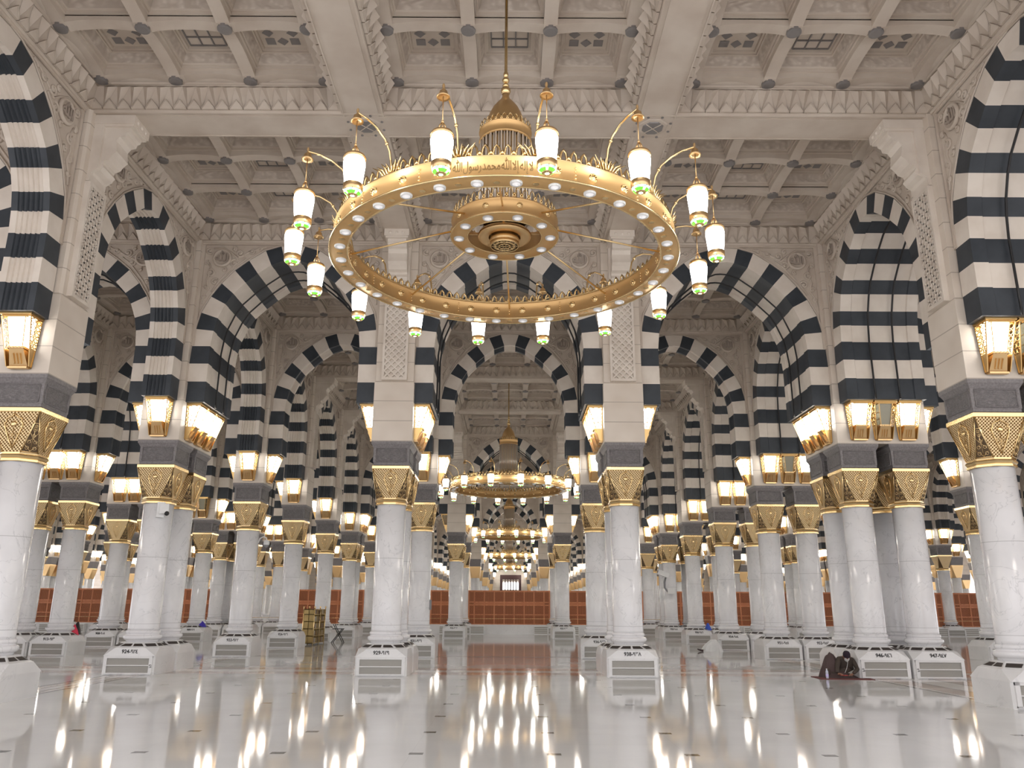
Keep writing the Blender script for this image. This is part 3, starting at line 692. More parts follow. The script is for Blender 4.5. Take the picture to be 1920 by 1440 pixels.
for k,(cx,cy,rz,th) in enumerate(arches[:300]):
    if rz==0:
        r=ORD[min(26,xrows.index(round(cy,2))+1)]
        side='over the aisle' if abs(cx)<1 else ('right' if cx>0 else 'left')
        cnt=sorted(set(round(abs(a[0]),2) for a in arches if a[2]==0 and (a[0]>0)==(cx>0) and abs(a[0])>1))
        pos='centred over the aisle' if abs(cx)<1 else f'{ORD[cnt.index(round(abs(cx),2))+1]} {side} of the aisle'
        lab=f'{"deep" if th else "slim"} striped arch facing the camera, {pos}, {r} arcade back'
    else:
        l=slr if cx>0 else sll
        lab=f'{"deep" if th else "slim"} striped arch seen edge-on, {ORD[l.index(round(abs(cx),2))+1]} line {"right" if cx>0 else "left"} of the aisle, {ORD[min(26,ylist.index(round(cy,2))+1)]} back'
    if cy>60:
        o=link('striped_arch',FART if th else FARS,None,(cx,cy,0),rz)
        tag(o,'distant dark and cream striped arch beyond the brown wooden screens','arch','distant striped arches')
    else:
        o=thing('striped_arch',lab,'arch',(cx,cy,0),rz,'striped arches of the hall')
        A=THICK if th else SING
        link('arch_ring',A[0],o);link('spandrel_wall',A[1],o);
        half=1.01 if th else .36
        faces=((-1,) if rz==0 else ((-1,) if cx<0 else (1,)))
        # roundels on the faces that can be seen
        for s in (-1,1):
            world=(s if rz==0 else -s)
            if rz==0 and s==1: continue
            if rz!=0 and (world>0)!=(cx<0): continue
            for xx in (-1.93,1.93):
                rr_=link('arabesque_relief',A[2],o,rz=0 if s<0 else PI);rr_.scale=(1 if xx*(-s)>0 else -1,1,1)
                m=link('roundel',md_me,o,(xx,s*(half-.02),10.84),0,rx=R(90)*(1 if s<0 else -1))
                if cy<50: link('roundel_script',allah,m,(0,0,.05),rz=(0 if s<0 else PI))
    if th and cy<50:
        for j,c in enumerate(CABLE):
            w=('near' if j==0 else 'far') if rz==0 else ('right' if j==0 else 'left')
            cb=link('power_cable',c,None,(cx,cy,0),rz)
            tag(cb,f'black cable under the {lab.split(" striped arch ")[1]}, {w} one'.replace('facing the camera, ','arch ').replace('seen edge-on, ','side arch '),'cable','black cables under the deep arches')
    offs=(-.62,0,.62) if th else (0,)
    for e in (-1,1):
        for j in offs:
            # lantern on pier face at local x=e*2.5 facing inwards (-e)
            lx,ly=e*2.5,j
            if rz==0: wx,wy=cx+lx,cy+ly;ang=(PI if e>0 else 0)
            else: wx,wy=cx-ly,cy+lx;ang=(-PI/2 if e>0 else PI/2)
            if rz==0: nm=('left' if e>0 else 'right')+' face'
            else: nm=('near' if e>0 else 'far')+' face'
            which=''
            if th:
                if rz==0: which={-.62:'nearest of three, ',0:'middle of three, ',.62:'farthest of three, '}[j]
                else: which={-.62:'rightmost of three, ',0:'middle of three, ',.62:'leftmost of three, '}[j]
            # pier owner
            if rz==0:
                px=cx+e*3;py=cy-(.65 if th else 0)
            else:
                py=cy+e*3.025;px=cx-(.65 if th else 0)
            lamps.append((wx,wy,ang,which,nm,px,py,th,rz,e,j))
vis=[]
for L in lamps:
    wx,wy,ang=L[:3]
    if not inview([(wx,wy,6.2)],50) and wy>15: continue
    vis.append(L)
def lampdist(L): return L[1]**2+.5*L[0]**2+ (9999 if (L[2]==PI/2) else 0)
vis.sort(key=lampdist)
print('lamps',len(vis))
def nearest(l,v): return min(l,key=lambda a:abs(a-v))
rnd=random.Random(3)
seen={}
for i,L in enumerate(vis[:300]):
    wx,wy,ang,which,nm,px,py,th,rz,e,j=L
    cxn=nearest(xv,px);cyn=nearest(yv,py)
    unlit=False
    if th and rz!=0 and j==0 and e>0 and wx>5 and wy<30: unlit=True      # unlit middle lantern on the right pier
    elif rnd.random()<.05 and wy>26: unlit=True
    lab=f'{"unlit" if unlit else "glowing"} gilt wall lantern, {which}{nm} of {side_ord(cxn)} column, {row_ord(cyn)}'
    o=thing('wall_lantern',lab,'lantern',(wx,wy,SPRING),ang,'gilt lanterns under the arches')
    P=LU if unlit else LL
    link('lantern_frame',P[0],o);link('lantern_glass',P[1],o);link('lantern_bracket',P[2],o);link('lantern_cage',P[3],o)
rest=vis[300:]
if rest:
    mb=MB()
    for L in rest: mb.merge(fl,Matrix.Translation((L[0],L[1],SPRING))@Matrix.Rotation(L[2],4,'Z'))
    o=link('distant_lanterns',mb.mesh('far_lanterns',[M['goldsat'],M['glow']]));tag(o,'far gilt wall lanterns glowing on the piers deep in the hall','lanterns');o['kind']='stuff'
# ---------------------------------------------------------------- ceiling + beams
nc=0
for x,ax in xs:
    nx={-9:-3,-3:3,3:9,10.3:16.3}.get(ax)
    if nx is None: continue
    cx=x+(nx-ax)/2
    for t in range(0,5):
        for ay,by in ((2.65,8.7),(8.7,14.75),(14.75,20.8),(22.1,28.15)):
            cy=t*PY+(ay+by)/2
            if cy>YMAX: continue
            if cy<8 and abs(cx)>10: continue
            if inview([(cx+a,cy+b,z) for a in(-2.6,2.6) for b in(-2.6,2.6) for z in(11.3,12.3)],100) or cy<12 and abs(cx)<10:
                o=struct('ceiling',CELL,(cx,cy,0));o.scale=(1,6.05/6,1);nc+=1
print('cells',nc)
bm_=MB()
def beam_strip(x0,x1,y0,y1,along):
    # soffit with raised centre band and lips
    if along=='y':
        w=x1-x0
        bm_.box(x0,x1,y0,y1,11.305,12.4);bm_.box(x0+.10,x1-.10,y0,y1,11.29,11.306);bm_.box(x0,x0+.03,y0,y1,11.285,11.306);bm_.box(x1-.03,x1,y0,y1,11.285,11.306)
    else:
        bm_.box(x0,x1,y0,y1,11.303,12.4);bm_.box(x0,x1,y0+.10,y1-.10,11.288,11.304);bm_.box(x0,x1,y0,y0+.03,11.283,11.304);bm_.box(x0,x1,y1-.03,y1,11.283,11.304)
for x,ax in xs:
    if ax==10.3: continue
    beam_strip(x-.42,x+(1.72 if ax==9 else .42),2.2,YMAX,'y')
for y,ay in ys:
    if ay==22.1: continue
    beam_strip(-61,62,y-.42,y+(1.72 if ay==20.8 else .42),'x')
struct('ceiling_beams',bm_.mesh('ceiling_beams',[M['stone']]))
struct('roof_slab',MB().box(-61,62,2.2,YMAX+3,12.45,12.6).mesh('roof_slab',[M['stone']]))
# grey rosettes where beams cross
ro=MB();ro.lathe([(.0001,-.03),(.22,-.03),(.24,0)],8,0,False,phase=PI/8,caps=False);ro.lathe([(.30,-.012),(.33,0)],8,1,False,phase=PI/8);
for q in range(4): ro.tube([(0,0,-.032),(.22*math.cos(q*PI/2+PI/4),.22*math.sin(q*PI/2+PI/4),-.032)],.012,4,1)
for q in range(8):
    a=q*PI/4+PI/8;ro.lathe([(.03,-.01),(.03,.02)],6,0,False,(.38*math.cos(a),.38*math.sin(a),0))
ro_me=ro.mesh('rosette',[M['disc'],M['stone']])
cr=[(x,y) for x,ax in xs if ax in(-3,3) for y,ay in ys if ay in(8.7,14.75) and inview([(x,y,11.3)],20)]
for x,y in cr:
    lab=(f'grey octagonal ceiling rosette where beams cross, {"left" if x<0 else "right"} of the nearest chandelier' if y<15 and abs(x)<5 else 'grey octagonal ceiling rosette where beams cross deeper in the hall')
    tag(link('ceiling_rosette',ro_me,None,(x,y,11.285)),lab,'rosette','rosettes at the beam crossings')
# ---------------------------------------------------------------- floor with inlay bands
cutsx=set();cutsy=set()
def bandset(c0,c1): # returns list of (a,b,mat) across a band
    w=c1-c0
    return [(c0,c0+.10,2),(c0+.10,c0+.19,4),(c0+.19,c0+.30*w,1),(c0+.30*w,c0+.35*w,2),(c0+.35*w,c1-.35*w,4),(c1-.35*w,c1-.30*w,2),(c1-.30*w,c1-.19,1),(c1-.19,c1-.10,4),(c1-.10,c1,2)]
bx_=[];by_=[]
for x,ax in xs:
    if ax==9: bx_+=bandset(x-.45,x+1.75)
    elif ax==-9: bx_+=bandset(x-.42,x+.42)
for y,ay in ys:
    if ay==20.8: by_+=bandset(y-.15,y+2.25)
    elif ay==2.65: by_+=bandset(y-.2,y+.65)
fy0,fy1,fx0,fx1=-4,YMAX+3,-62,63
X_=sorted(set([fx0,fx1]+[a for b in bx_ for a in b[:2]]));Y_=sorted(set([fy0,fy1]+[a for b in by_ for a in b[:2]]))
X_=[x for x in X_ if fx0<=x<=fx1];Y_=[y for y in Y_ if fy0<=y<=fy1]
fm=MB();W=len(X_)
fm.v=[(x,y,0) for y in Y_ for x in X_]
def bm_of(v,bands):
    for a,b,m in bands:
        if a<=v<b: return m
    return 0
for j in range(len(Y_)-1):
    my=bm_of((Y_[j]+Y_[j+1])/2,by_)
    for i in range(W-1):
        mx=bm_of((X_[i]+X_[i+1])/2,bx_)
        fm.f.append([j*W+i,j*W+i+1,(j+1)*W+i+1,(j+1)*W+i]);fm.m.append(3 if mx and my else (my or mx));fm.sm.append(False)
struct('floor',fm.mesh('floor',[M['floor'],M['inlay'],M['inlaydark'],M['inlaygrey'],M['inlaywhite']]))
# ---------------------------------------------------------------- end wall with lit window
ew=MB();ew.box(-63,63,YMAX+2.6,YMAX+2.9,0,12.4)
struct('wall_back',ew.mesh('wall_back',[M['pier']]))
wd=thing('door_window','dark maroon end-wall window with a glowing row of arched panes','window',(0.1,YMAX+2.58,0))
mb=MB()
for a,b,c,d in((-1.6,1.6,0,4.15),(-1.6,1.6,5.85,6.5),(-1.6,-1.25,4.15,5.85),(1.25,1.6,4.15,5.85)): mb.box(a,b,-.15,0,c,d)
for k in range(1,6): mb.box(-1.25+k*.4167-.06,-1.25+k*.4167+.06,-.1,0,4.15,5.85)
mb.box(-.07,.07,-.16,0,4.15,5.85)
link('window_frame',mb.mesh('window_frame',[M['maroon']]),wd)
for k in range(6):
    x=-1.25+(k+.5)*.4167
    p=[(x-.16,4.35),(x+.16,4.35),(x+.16,5.2)]+[(x+.16*math.cos(a),5.2+.3*math.sin(a)) for a in (.5,1.0,PI/2,PI-1,PI-.5)]+[(x-.16,5.2)]
    link('window_pane',MB().prism(p,-.04,-.01).mesh('window_pane',[M['winglow']]),wd)
# ---------------------------------------------------------------- wooden screens on dwarf wall, y=53.65
SY=53.65
sc=MB();posts=[-2.6,-2.245,-1.604,-.962,-.321,.321,.962,1.604,2.245,2.6]
rails=[.60,1.189,1.777,1.964,2.63]
for x in posts: sc.box(x-.035,x+.035,-.045,.045,.58,2.67)
for z in rails: sc.box(-2.63,2.63,-.05,.05,z-.03,z+.03)
sc.box(-2.65,2.65,-.07,.07,2.63,2.69)
frame_me=sc.mesh('screen_frame',[M['wood']])
def panel_cells(kind):
    mb=MB()
    for i in range(9):
        x0,x1=posts[i]+.035,posts[i+1]-.035
        for j in range(4):
            z0,z1=rails[j]+.03,rails[j+1]-.03
            if j==2: kd=0
            else: kd=1 if (i+j)%2==0 else 2
            if i in(0,8): kd=1 if j in(0,1) else 2
            if kd!=kind: continue
            if kd==0:
                mb.box(x0,x1,-.01,.01,z0,z1)
            elif kd==2:
                n=max(3,int((x1-x0)/.055))
                for q in range(n): 
                    x=x0+(q+.5)*(x1-x0)/n; mb.box(x-.014,x+.014,-.02,.0,z0,z1)
            else:
                cx,cz=(x0+x1)/2,(z0+z1)/2;hx,hz=(x1-x0)/2,(z1-z0)/2;st=.10;q=-8
                for q in range(-14,15):
                    for s in(1,-1):
                        a=(-1.5,q*st-1.5*1);b=(1.5,q*st+1.5)
                        if s<0:a,b=(1.5,a[1]),(-1.5,b[1])
                        c=clipseg(a,b,hx,-hz,hz)
                        if c: mb.bar((cx+c[0][0],-.005,cz+c[0][1]),(cx+c[1][0],-.005,cz+c[1][1]),.02,.015,(0,-1,0))
    return mb
slat_me=panel_cells(2).mesh('slat_panels',[M['wood2']]);lat_me=panel_cells(1).mesh('trellis_panels',[M['wood2']]);blank_me=panel_cells(0).mesh('blank_rail_panels',[M['wood2']])
back_me=MB().box(-2.6,2.6,.02,.04,.6,2.63).mesh('screen_backing',[M['wooddark']])
dw=MB();dw.box(-2.63,2.63,-.25,.25,0,.50);dw.box(-2.65,2.65,-.28,.28,.50,.58)
dw_me=dw.mesh('marble_kerb',[M['plinth']])
vb=MB();vb.box(-.48,.48,-.16,.16,0,.50);ub=MB()
for k in range(4): ub.box(-.44,.44,-.175,-.16,.05+k*.11,.13+k*.11)
vb_me=vb.mesh('vent_box_body',[M['white']]);ub_me=ub.mesh('vent_box_slots',[M['louver']])
ns=0
for x,ax in xs:
    nx={-9:-3,-3:3,3:9,10.3:16.3}.get(ax)
    if nx is None: continue
    cx=x+(nx-ax)/2
    if abs(cx)>36: continue
    side='in the central bay' if abs(cx)<1 else f'{ORD[int(round((abs(cx)+ (0 if abs(cx)<10 else -1))/6))]} bay {"right" if cx>0 else "left"} of the aisle'
    o=thing('wooden_screen',f'orange-brown wooden lattice screen on a marble kerb, {side}','screen',(cx,SY,0),0,'wooden screens across the hall')
    link('screen_frame',frame_me,o);link('slat_panels',slat_me,o);link('trellis_panels',lat_me,o);link('rail_panels',blank_me,o);link('screen_backing',back_me,o)
    struct('trim_kerb',dw_me,(cx,SY,0))
    for s in (-1,1):
        b=thing('vent_box',f'white vent box at the {"left" if s<0 else "right"} foot of the screen {side}','vent box',(cx+s*2.05,SY-.45,0),0,'vent boxes at the kerb')
        link('box_body',vb_me,b);link('louvre_slots',ub_me,b)
# barrier rope line with posts
rp=MB();rp.tube([(-34,0,.95),(34,0,.95)],.012,5)
tag(link('barrier_rail',rp.mesh('barrier_rail',[M['gold']]),None,(0,SY-1.1,0)),'thin golden barrier rail running across in front of the wooden screens','rail')
# ---------------------------------------------------------------- chandelier
def chandelier(loc,label,near):
    o=thing('chandelier',label,'chandelier',loc,R(-1.8),'ring chandeliers along the aisle')
    for name,me in CH: link(name,me,o)
    # sub parts
    for k in range(16):
        a=-PI/2+R(11.25+22.5*k)
        l=link('hanging_lantern',LANT['cap'],o,(3.32*math.cos(a),3.32*math.sin(a),0),a)
        link('lantern_glass',LANT['glass'],l);link('stained_glass_base',LANT['stained'],l)
        link('curved_arm',ARM,o,(0,0,0),a)
    for k in range(32): 
        a=R(5.625+11.25*k);link('downlight',DOWN,o,(2.61*math.cos(a),2.61*math.sin(a),6.82))
    for k in range(10):
        a=-PI/2+R(18+36*k);link('downlight',DOWN,o,(.745*math.cos(a),.745*math.sin(a),7.29))
    if near:
        for a,sg in ROS: link('rosette',ROUT if sg>0 else RIN,o,rz=a)
    for k in range(8): link('spoke',SPOKE,o,(0,0,0),PI/2+k*PI/4)
    return o
CH=[]
N=128
b=MB()
b.lathe([(2.50,6.83),(2.76,6.83),(2.775,6.845),(2.765,6.87),(2.735,6.88),(2.715,6.90),(2.70,7.12),(2.725,7.135),(2.725,7.155),(2.68,7.16),(2.53,7.16),(2.50,7.15),(2.50,7.12),(2.515,7.10),(2.515,6.88),(2.49,6.86),(2.49,6.84),(2.50,6.83)],N,0,caps=False)
CH.append(('ring_band',b.mesh('ring_band',[M['goldflat']])))
b=MB()
for r in(2.77,2.49): b.tube([(r*math.cos(2*PI*i/N),r*math.sin(2*PI*i/N),6.838) for i in range(N)],.016,6,0,True)
for r in(2.715,2.51): b.tube([(r*math.cos(2*PI*i/N),r*math.sin(2*PI*i/N),7.155) for i in range(N)],.014,6,0,True)
CH.append(('ring_beading',b.mesh('ring_beading',[M['gold']])))
b=MB();ROS=[]
def rosette(mb,a,r,z,sgn,rad=.065):
    M4=Matrix.Rotation(a,4,'Z')@Matrix.Translation((r,0,z))@Matrix.Rotation(PI/2*sgn,4,'Y')
    t=MB();t.lathe([(rad,0),(rad*.85,.012),(rad*.5,.012),(rad*.4,.024),(.0005,.028)],10,0,True,caps=False)
    for q in range(8):
        aa=q*PI/4;t.sphere((rad*.72*math.cos(aa),rad*.72*math.sin(aa),.012),rad*.2,6)
    mb.merge(t,M4)
for k in range(32):
    a=R(5.625+11.25*k)
    calli=abs(((a+PI/2+PI)%(2*PI))-PI)<.24
    if not calli: ROS.append((a,1))
    ROS.append((a,-1))
    a2=R(11.25*k)
    if k%2==0:
        calli=abs(((a2+PI/2+PI)%(2*PI))-PI)<.3
        for zz in(6.93,6.98,7.03,7.08):
            for r in(2.71,2.51):
                if r>2.6 and calli: continue
                b.sphere((r*math.cos(a2),r*math.sin(a2),zz),.016,6)
    b.lathe([(.045,-.006),(.045,.0)],10,0,False,(2.61*math.cos(a2),2.61*math.sin(a2),6.83))
CH.append(('band_beads',b.mesh('band_beads',[M['gold']])))
rb0=MB();rosette(rb0,0,2.708,7.0,1);ROUT=rb0.mesh('rosette_out',[M['gold']]);rb0=MB();rosette(rb0,0,2.512,7.0,-1);RIN=rb0.mesh('rosette_in',[M['gold']])
b=MB()
def crest(mb,r,z,n,h,w,tr):
    for k in range(n):
        a=2*PI*k/n
        pts=[(-w,0),(-w*1.15,h*.35),(-w*.9,h*.75),(0,h),(w*.9,h*.75),(w*1.15,h*.35),(w,0)]
        mb.tube([(r*math.cos(a)-p*math.sin(a),r*math.sin(a)+p*math.cos(a),z+q) for p,q in pts],tr,4)
        a+=PI/n
        mb.tube([(r*math.cos(a),r*math.sin(a),z),(r*math.cos(a),r*math.sin(a),z+h*.35)],tr*1.3,4)
        mb.sphere((r*math.cos(a),r*math.sin(a),z+h*.42),tr*2,4)
crest(b,2.66,7.15,112,.20,.040,.018)
for k in range(16):
    a=-PI/2+R(11.25+22.5*k)
    for q in range(-3,4):
        a1=a+q*.012;b.tube([(2.66*math.cos(a1),2.66*math.sin(a1),7.15),(2.70*math.cos(a+q*.02),2.70*math.sin(a+q*.02),7.27),(2.76*math.cos(a+q*.032),2.76*math.sin(a+q*.032),7.31+.02*(q%2))],[.014,.018,.004],4)
CH.append(('openwork_crest',b.mesh('openwork_crest',[M['gold']])))
b=MB();n2=72
b.lathe([(.60,7.30),(.87,7.30),(.885,7.315),(.87,7.34),(.86,7.36),(.86,7.54),(.875,7.555),(.86,7.575),(.62,7.575),(.61,7.56),(.61,7.33),(.60,7.30)],n2,0,caps=False)
CH.append(('inner_ring',b.mesh('inner_ring',[M['goldflat']])))
b=MB();crest(b,.84,7.575,44,.17,.036,.010)
for k in range(10): rosette(b,R(36*k),.862,7.45,1,.05)
for r in(.875,.605): b.tube([(r*math.cos(2*PI*i/n2),r*math.sin(2*PI*i/n2),7.305) for i in range(n2)],.012,6,0,True)
CH.append(('inner_ring_crest',b.mesh('inner_ring_crest',[M['gold']])))
b=MB()
b.lathe([(.26,7.30),(.38,7.28),(.43,7.30),(.44,7.33),(.42,7.37),(.35,7.42),(.26,7.45),(.24,7.60)],48,0,caps=False)
b.lathe([(.235,7.15),(.245,7.17),(.235,7.19),(.225,7.20),(.24,7.22),(.25,7.25),(.235,7.27),(.23,7.32)],48,0,caps=False)
for a in (0,PI): b.bar((.42*math.cos(a),0,7.36),(.62*math.cos(a),0,7.36),.035,.03,(0,0,1))
for a in (PI/2,-PI/2): b.bar((0,.42*math.sin(a),7.36),(0,.62*math.sin(a),7.36),.035,.03,(0,0,1))
CH.append(('centre_bowl',b.mesh('centre_bowl',[M['goldsat']])))
b=MB()
b.lathe([(.225,7.165),(.0001,7.165)],32,1,False,caps=False)
for r in(.225,.16,.09): b.tube([(r*math.cos(i*PI/16),r*math.sin(i*PI/16),7.152) for i in range(32)],.009,5,0,True)
for k in range(12):
    a=k*PI/6;b.tube([(.09*math.cos(a),.09*math.sin(a),7.152),(.225*math.cos(a),.225*math.sin(a),7.152)],.006,4)
    a+=PI/12;b.tube([(.16*math.cos(a)+.025*math.cos(q),.16*math.sin(a)+.025*math.sin(q),7.152) for q in[i*PI/3 for i in range(6)]],.005,4,0,True)
for k in range(6):
    a=k*PI/3;b.tube([(0,0,7.152),(.09*math.cos(a),.09*math.sin(a),7.152)],.006,4)
CH.append(('pierced_grille',b.mesh('pierced_grille',[M['gold'],M['darkgold']])))
b=MB()
for k in range(56):
    a=2*PI*k/56;r=.41+(.012 if k%2 else -.012)
    b.lathe([(.017,7.6),(.017,9.02)],6,0,True,(r*math.cos(a),r*math.sin(a),0))
CH.append(('crystal_cylinder',b.mesh('crystal_cylinder',[M['crystal']])))
b=MB();b.lathe([(.36,7.58),(.37,9.0)],32,0,caps=False);b.lathe([(.41,9.0),(.445,9.0),(.45,9.02),(.435,9.04),(.435,9.19),(.45,9.2),(.445,9.215),(.33,9.22),(.33,9.0)],48,0,caps=False)
CH.append(('dome_collar',b.mesh('dome_collar',[M['goldflat']])))
b=MB();crest(b,.43,9.21,28,.12,.032,.008);crest(b,.33,9.27,20,.12,.035,.008)
CH.append(('dome_crest',b.mesh('dome_crest',[M['gold']])))
b=MB();b.lathe([(.33,9.20),(.335,9.3),(.315,9.42),(.28,9.55),(.22,9.68),(.14,9.79),(.08,9.86),(.055,9.93),(.065,9.96),(.04,9.98)],48,0,caps=False)
CH.append(('onion_dome',b.mesh('onion_dome',[M['goldsat']])))
b=MB();b.sphere((0,0,10.03),.085,20);b.lathe([(.04,10.1),(.06,10.13),(.035,10.17)],16,0);b.sphere((0,0,10.24),.062,18);b.lathe([(.035,10.29),(.045,10.36),(.026,10.42),(.026,12.33)],14,0);b.lathe([(.10,12.28),(.10,12.33)],16,0)
CH.append(('suspension_rod',b.mesh('suspension_rod',[M['gold']])))
SPOKE=MB().tube([(.84,0,7.43),(2.53,0,7.03)],.016,8).mesh('spoke',[M['gold']])
DOWN=MB().lathe([(.085,.012),(.082,-.012),(.070,-.018),(.055,-.012),(.0001,-.035)],20,0,caps=False)
DOWN.m=[1 if i>=60 else 0 for i in range(len(DOWN.f))]
DOWN=DOWN.mesh('downlight',[M['white'],M['led']])
# curved arm in local frame (x outward)
b=MB();pts=[(2.66,0,7.16),(2.66,0,7.35),(2.70,0,7.52),(2.80,0,7.66),(2.97,0,7.75),(3.14,0,7.785),(3.32,0,7.78)]
b.tube(pts,.016,6);b.sphere((2.76,0,7.61),.028,8);ARM=b.mesh('curved_arm',[M['gold']])
LANT={}
b=MB()
b.lathe([(.012,7.84),(.02,7.81),(.012,7.78),(.02,7.76),(.05,7.73),(.062,7.68),(.085,7.66),(.085,7.645),(.05,7.66),(.001,7.68)],18,0,caps=False)
b.tube([(0,0,7.66),(0,0,7.31)],.007,5);b.sphere((0,0,7.305),.02,8)
for k in range(4):
    a=k*PI/2+.4;b.tube([(0,0,7.30),(.035*math.cos(a),.035*math.sin(a),7.25),(.055*math.cos(a),.055*math.sin(a),7.17)],.009,5)
b.lathe([(.03,7.18),(.10,7.16),(.135,7.145),(.147,7.12),(.147,7.095),(.12,7.095)],24,0,caps=False)
b.lathe([(.112,6.73),(.127,6.73),(.127,6.655),(.117,6.635)],24,0,caps=False)
LANT['cap']=b.mesh('lantern_body',[M['goldsat']])
LANT['glass']=MB().lathe([(.10,7.12),(.130,7.09),(.142,7.05),(.142,7.0),(.114,6.725)],16,0,caps=True).mesh('lantern_glass',[M['glowcool']])
b=MB();nn=16
prof=[(.120,6.645),(.105,6.61),(.068,6.585),(.028,6.575)]
for j in range(3):
    for i in range(nn):
        a0,a1=2*PI*i/nn,2*PI*(i+1)/nn
        mi=(1 if i%2 else 2) if j==0 else (0 if j==1 else (3))
        if j==1 and i%4==3: mi=2
        (r0,z0),(r1,z1)=prof[j],prof[j+1]
        b.quad((r0*math.cos(a0),r0*math.sin(a0),z0),(r0*math.cos(a1),r0*math.sin(a1),z0),(r1*math.cos(a1),r1*math.sin(a1),z1),(r1*math.cos(a0),r1*math.sin(a0),z1),mi)
for i in range(nn//2):
    a=4*PI*i/nn;b.tube([(r*math.cos(a)*1.01,r*math.sin(a)*1.01,z-.002) for r,z in prof],.004,4,3)
b.tube([(.06*math.cos(i*PI/8),.06*math.sin(i*PI/8),6.583) for i in range(16)],.004,4,3,True)
LANT['stained']=b.mesh('stained_base',[M['green'],M['blue'],M['clear'],M['gold']])
chs=[]
names=['large nearest golden ring chandelier with sixteen glowing lanterns','second golden ring chandelier back along the aisle, below the near arch','third golden ring chandelier back along the aisle','fourth golden ring chandelier, small in the distance','farthest golden ring chandelier, just above the wooden screen']
for t in range(5):
    chs.append(chandelier((-.05+.0*t,11.80+t*PY,0),names[t],t<2));chs[-1].scale=(.985,.985,1)
# calligraphy on the near side of the first ring : shaped glyphs, right to left
words=['\uFEFB','\u0625\uFEDF\uFEEA','\u0625\uFEFB','\uFDF2','\uFEE3\uFEA4\uFEE4\uFEAA','\uFEAD\uFEB3\uFEEE\uFEDD','\uFDF2']
adv=0;W_=[];
for w in words:
    me=text_mesh('calligraphy',w[::-1],.19,.0015,M['engrave'],off=.001)
    xsv=[v.co.x for v in me.vertices];W_.append((me,min(xsv),max(xsv)))
gap=.025;total=sum(b-a for _,a,b in W_)+gap*(len(W_)-1)
sc_=1.06/total
cur=1.06/2-.05
mbv=MB()
for me,a,b_ in W_:
    w=(b_-a)*sc_
    x0=cur-w
    base=len(mbv.v)
    for v in me.vertices:
        x=x0+(v.co.x-a)*sc_;z=7.01+v.co.y*sc_*1.75
        ang=-PI/2+x/2.71;r=2.714+v.co.z
        mbv.v.append((r*math.cos(ang),r*math.sin(ang),z))
    for p in me.polygons: mbv.f.append([base+i for i in p.vertices]);mbv.m.append(0);mbv.sm.append(False)
    cur-=w+gap*sc_
link('calligraphy',mbv.mesh('calligraphy',[M['engrave']]),chs[0])
# ---------------------------------------------------------------- camera gadgets on columns
def cyl_between(a,b,r,m,n=12): return MB().tube([a,b],r,n)
# dome camera box on the left front column
c=thing('security_camera','white security camera box on the shaft of the left front column, black dome below','camera',(-8.72,20.46,3.93),R(30))
link('camera_body',MB().hexa([(-.11,-.12,-.12),(.11,-.12,-.08),(.11,.1,-.08),(-.11,.1,-.12),(-.10,-.10,.14),(.10,-.12,.14),(.10,.1,.14),(-.10,.1,.14)]).mesh('camera_body',[M['white']]),c)
link('mounting_plate',MB().box(-.16,.02,-.04,.1,-.2,.18).mesh('mounting_plate',[M['white']]),c)
link('camera_dome',MB().sphere((.07,-.1,-.10),.06,12).mesh('camera_dome',[M['black']]),c)
c=thing('security_camera','white globe camera hanging from a curved arm on the second left column','camera',(-8.63,28.15,3.75))
link('curved_arm',MB().tube([(0,0,-.05),(.05,0,.10),(.16,0,.16),(.27,0,.12),(.29,0,.02)],.022,8).mesh('curved_arm',[M['white']]),c)
g=MB();g.lathe([(.02,.05),(.09,.03),(.10,-.06),(.095,-.12)],18,0,caps=False);link('camera_housing',g.mesh('camera_housing',[M['white']]),c,(.29,0,0))
link('camera_lens_dome',MB().sphere((.29,0,-.12),.088,14).mesh('camera_lens_dome',[M['greyplastic']]),c)
c=thing('security_camera','white bullet camera on a jointed arm beside a right column before the screen','camera',(8.62,45.7,2.12))
b=MB();b.box(-.62,0,-.13,.13,.93,1.17);b.box(-.66,-.05,-.15,.15,1.15,1.19)
o2=link('camera_housing',b.mesh('camera_housing',[M['white']]),c,(-.15,0,.25),ry=R(20))
link('camera_window',MB().box(-.63,-.615,-.10,.10,.96,1.13).mesh('camera_window',[M['black']]),c,(-.15,0,.25),ry=R(20))
link('jointed_arm',MB().tube([(.42,.0,.38),(.1,0,.42),(-.02,0,.6),(-.02,0,.9),(.05,0,1.15)],.055,8).mesh('jointed_arm',[M['greyplastic']]),c)
link('junction_box',MB().box(.12,.5,-.12,.12,.28,.58).mesh('junction_box',[M['white']]),c)
c=thing('switch_box','small dark metal box fixed to the shaft of the inner left column','box',(-2.64,28.1,1.67));link('box_cover',MB().box(-.04,.05,-.06,.06,-.16,.16).mesh('box_cover',[M['greyplastic']]),c)
# ---------------------------------------------------------------- bookshelf with gold posts
bsf=thing('book_stand','golden shelf stand of stacked books beside a left column','bookshelf',(-8.68,37.4,0))
b=MB();w,l,h=.24,1.05,1.55
b.box(-w,w,-l,-l+.03,.06,h-.05);b.box(-w,w,l-.03,l,.06,h-.05);b.box(-.012,.012,-l,l,.06,h-.05)
for z in(.06,.36,.66,.96,1.26,h-.08): b.box(-w,w,-l,l,z,z+.03)
for y in (-.35,.35): b.box(-w,w,y-.012,y+.012,.06,h-.08)
link('shelf_body',b.mesh('shelf_body',[mat('brass_panel',(.50,.36,.15),.4,.6)]),bsf)
for sx in(-1,1):
    for sy in(-1,0,1):
        p=MB();p.tube([(sx*w,sy*l,0),(sx*w,sy*l,h)],.022,8);p.sphere((sx*w,sy*l,h+.03),.04,10);link('corner_post',p.mesh('corner_post',[M['gold']]),bsf)
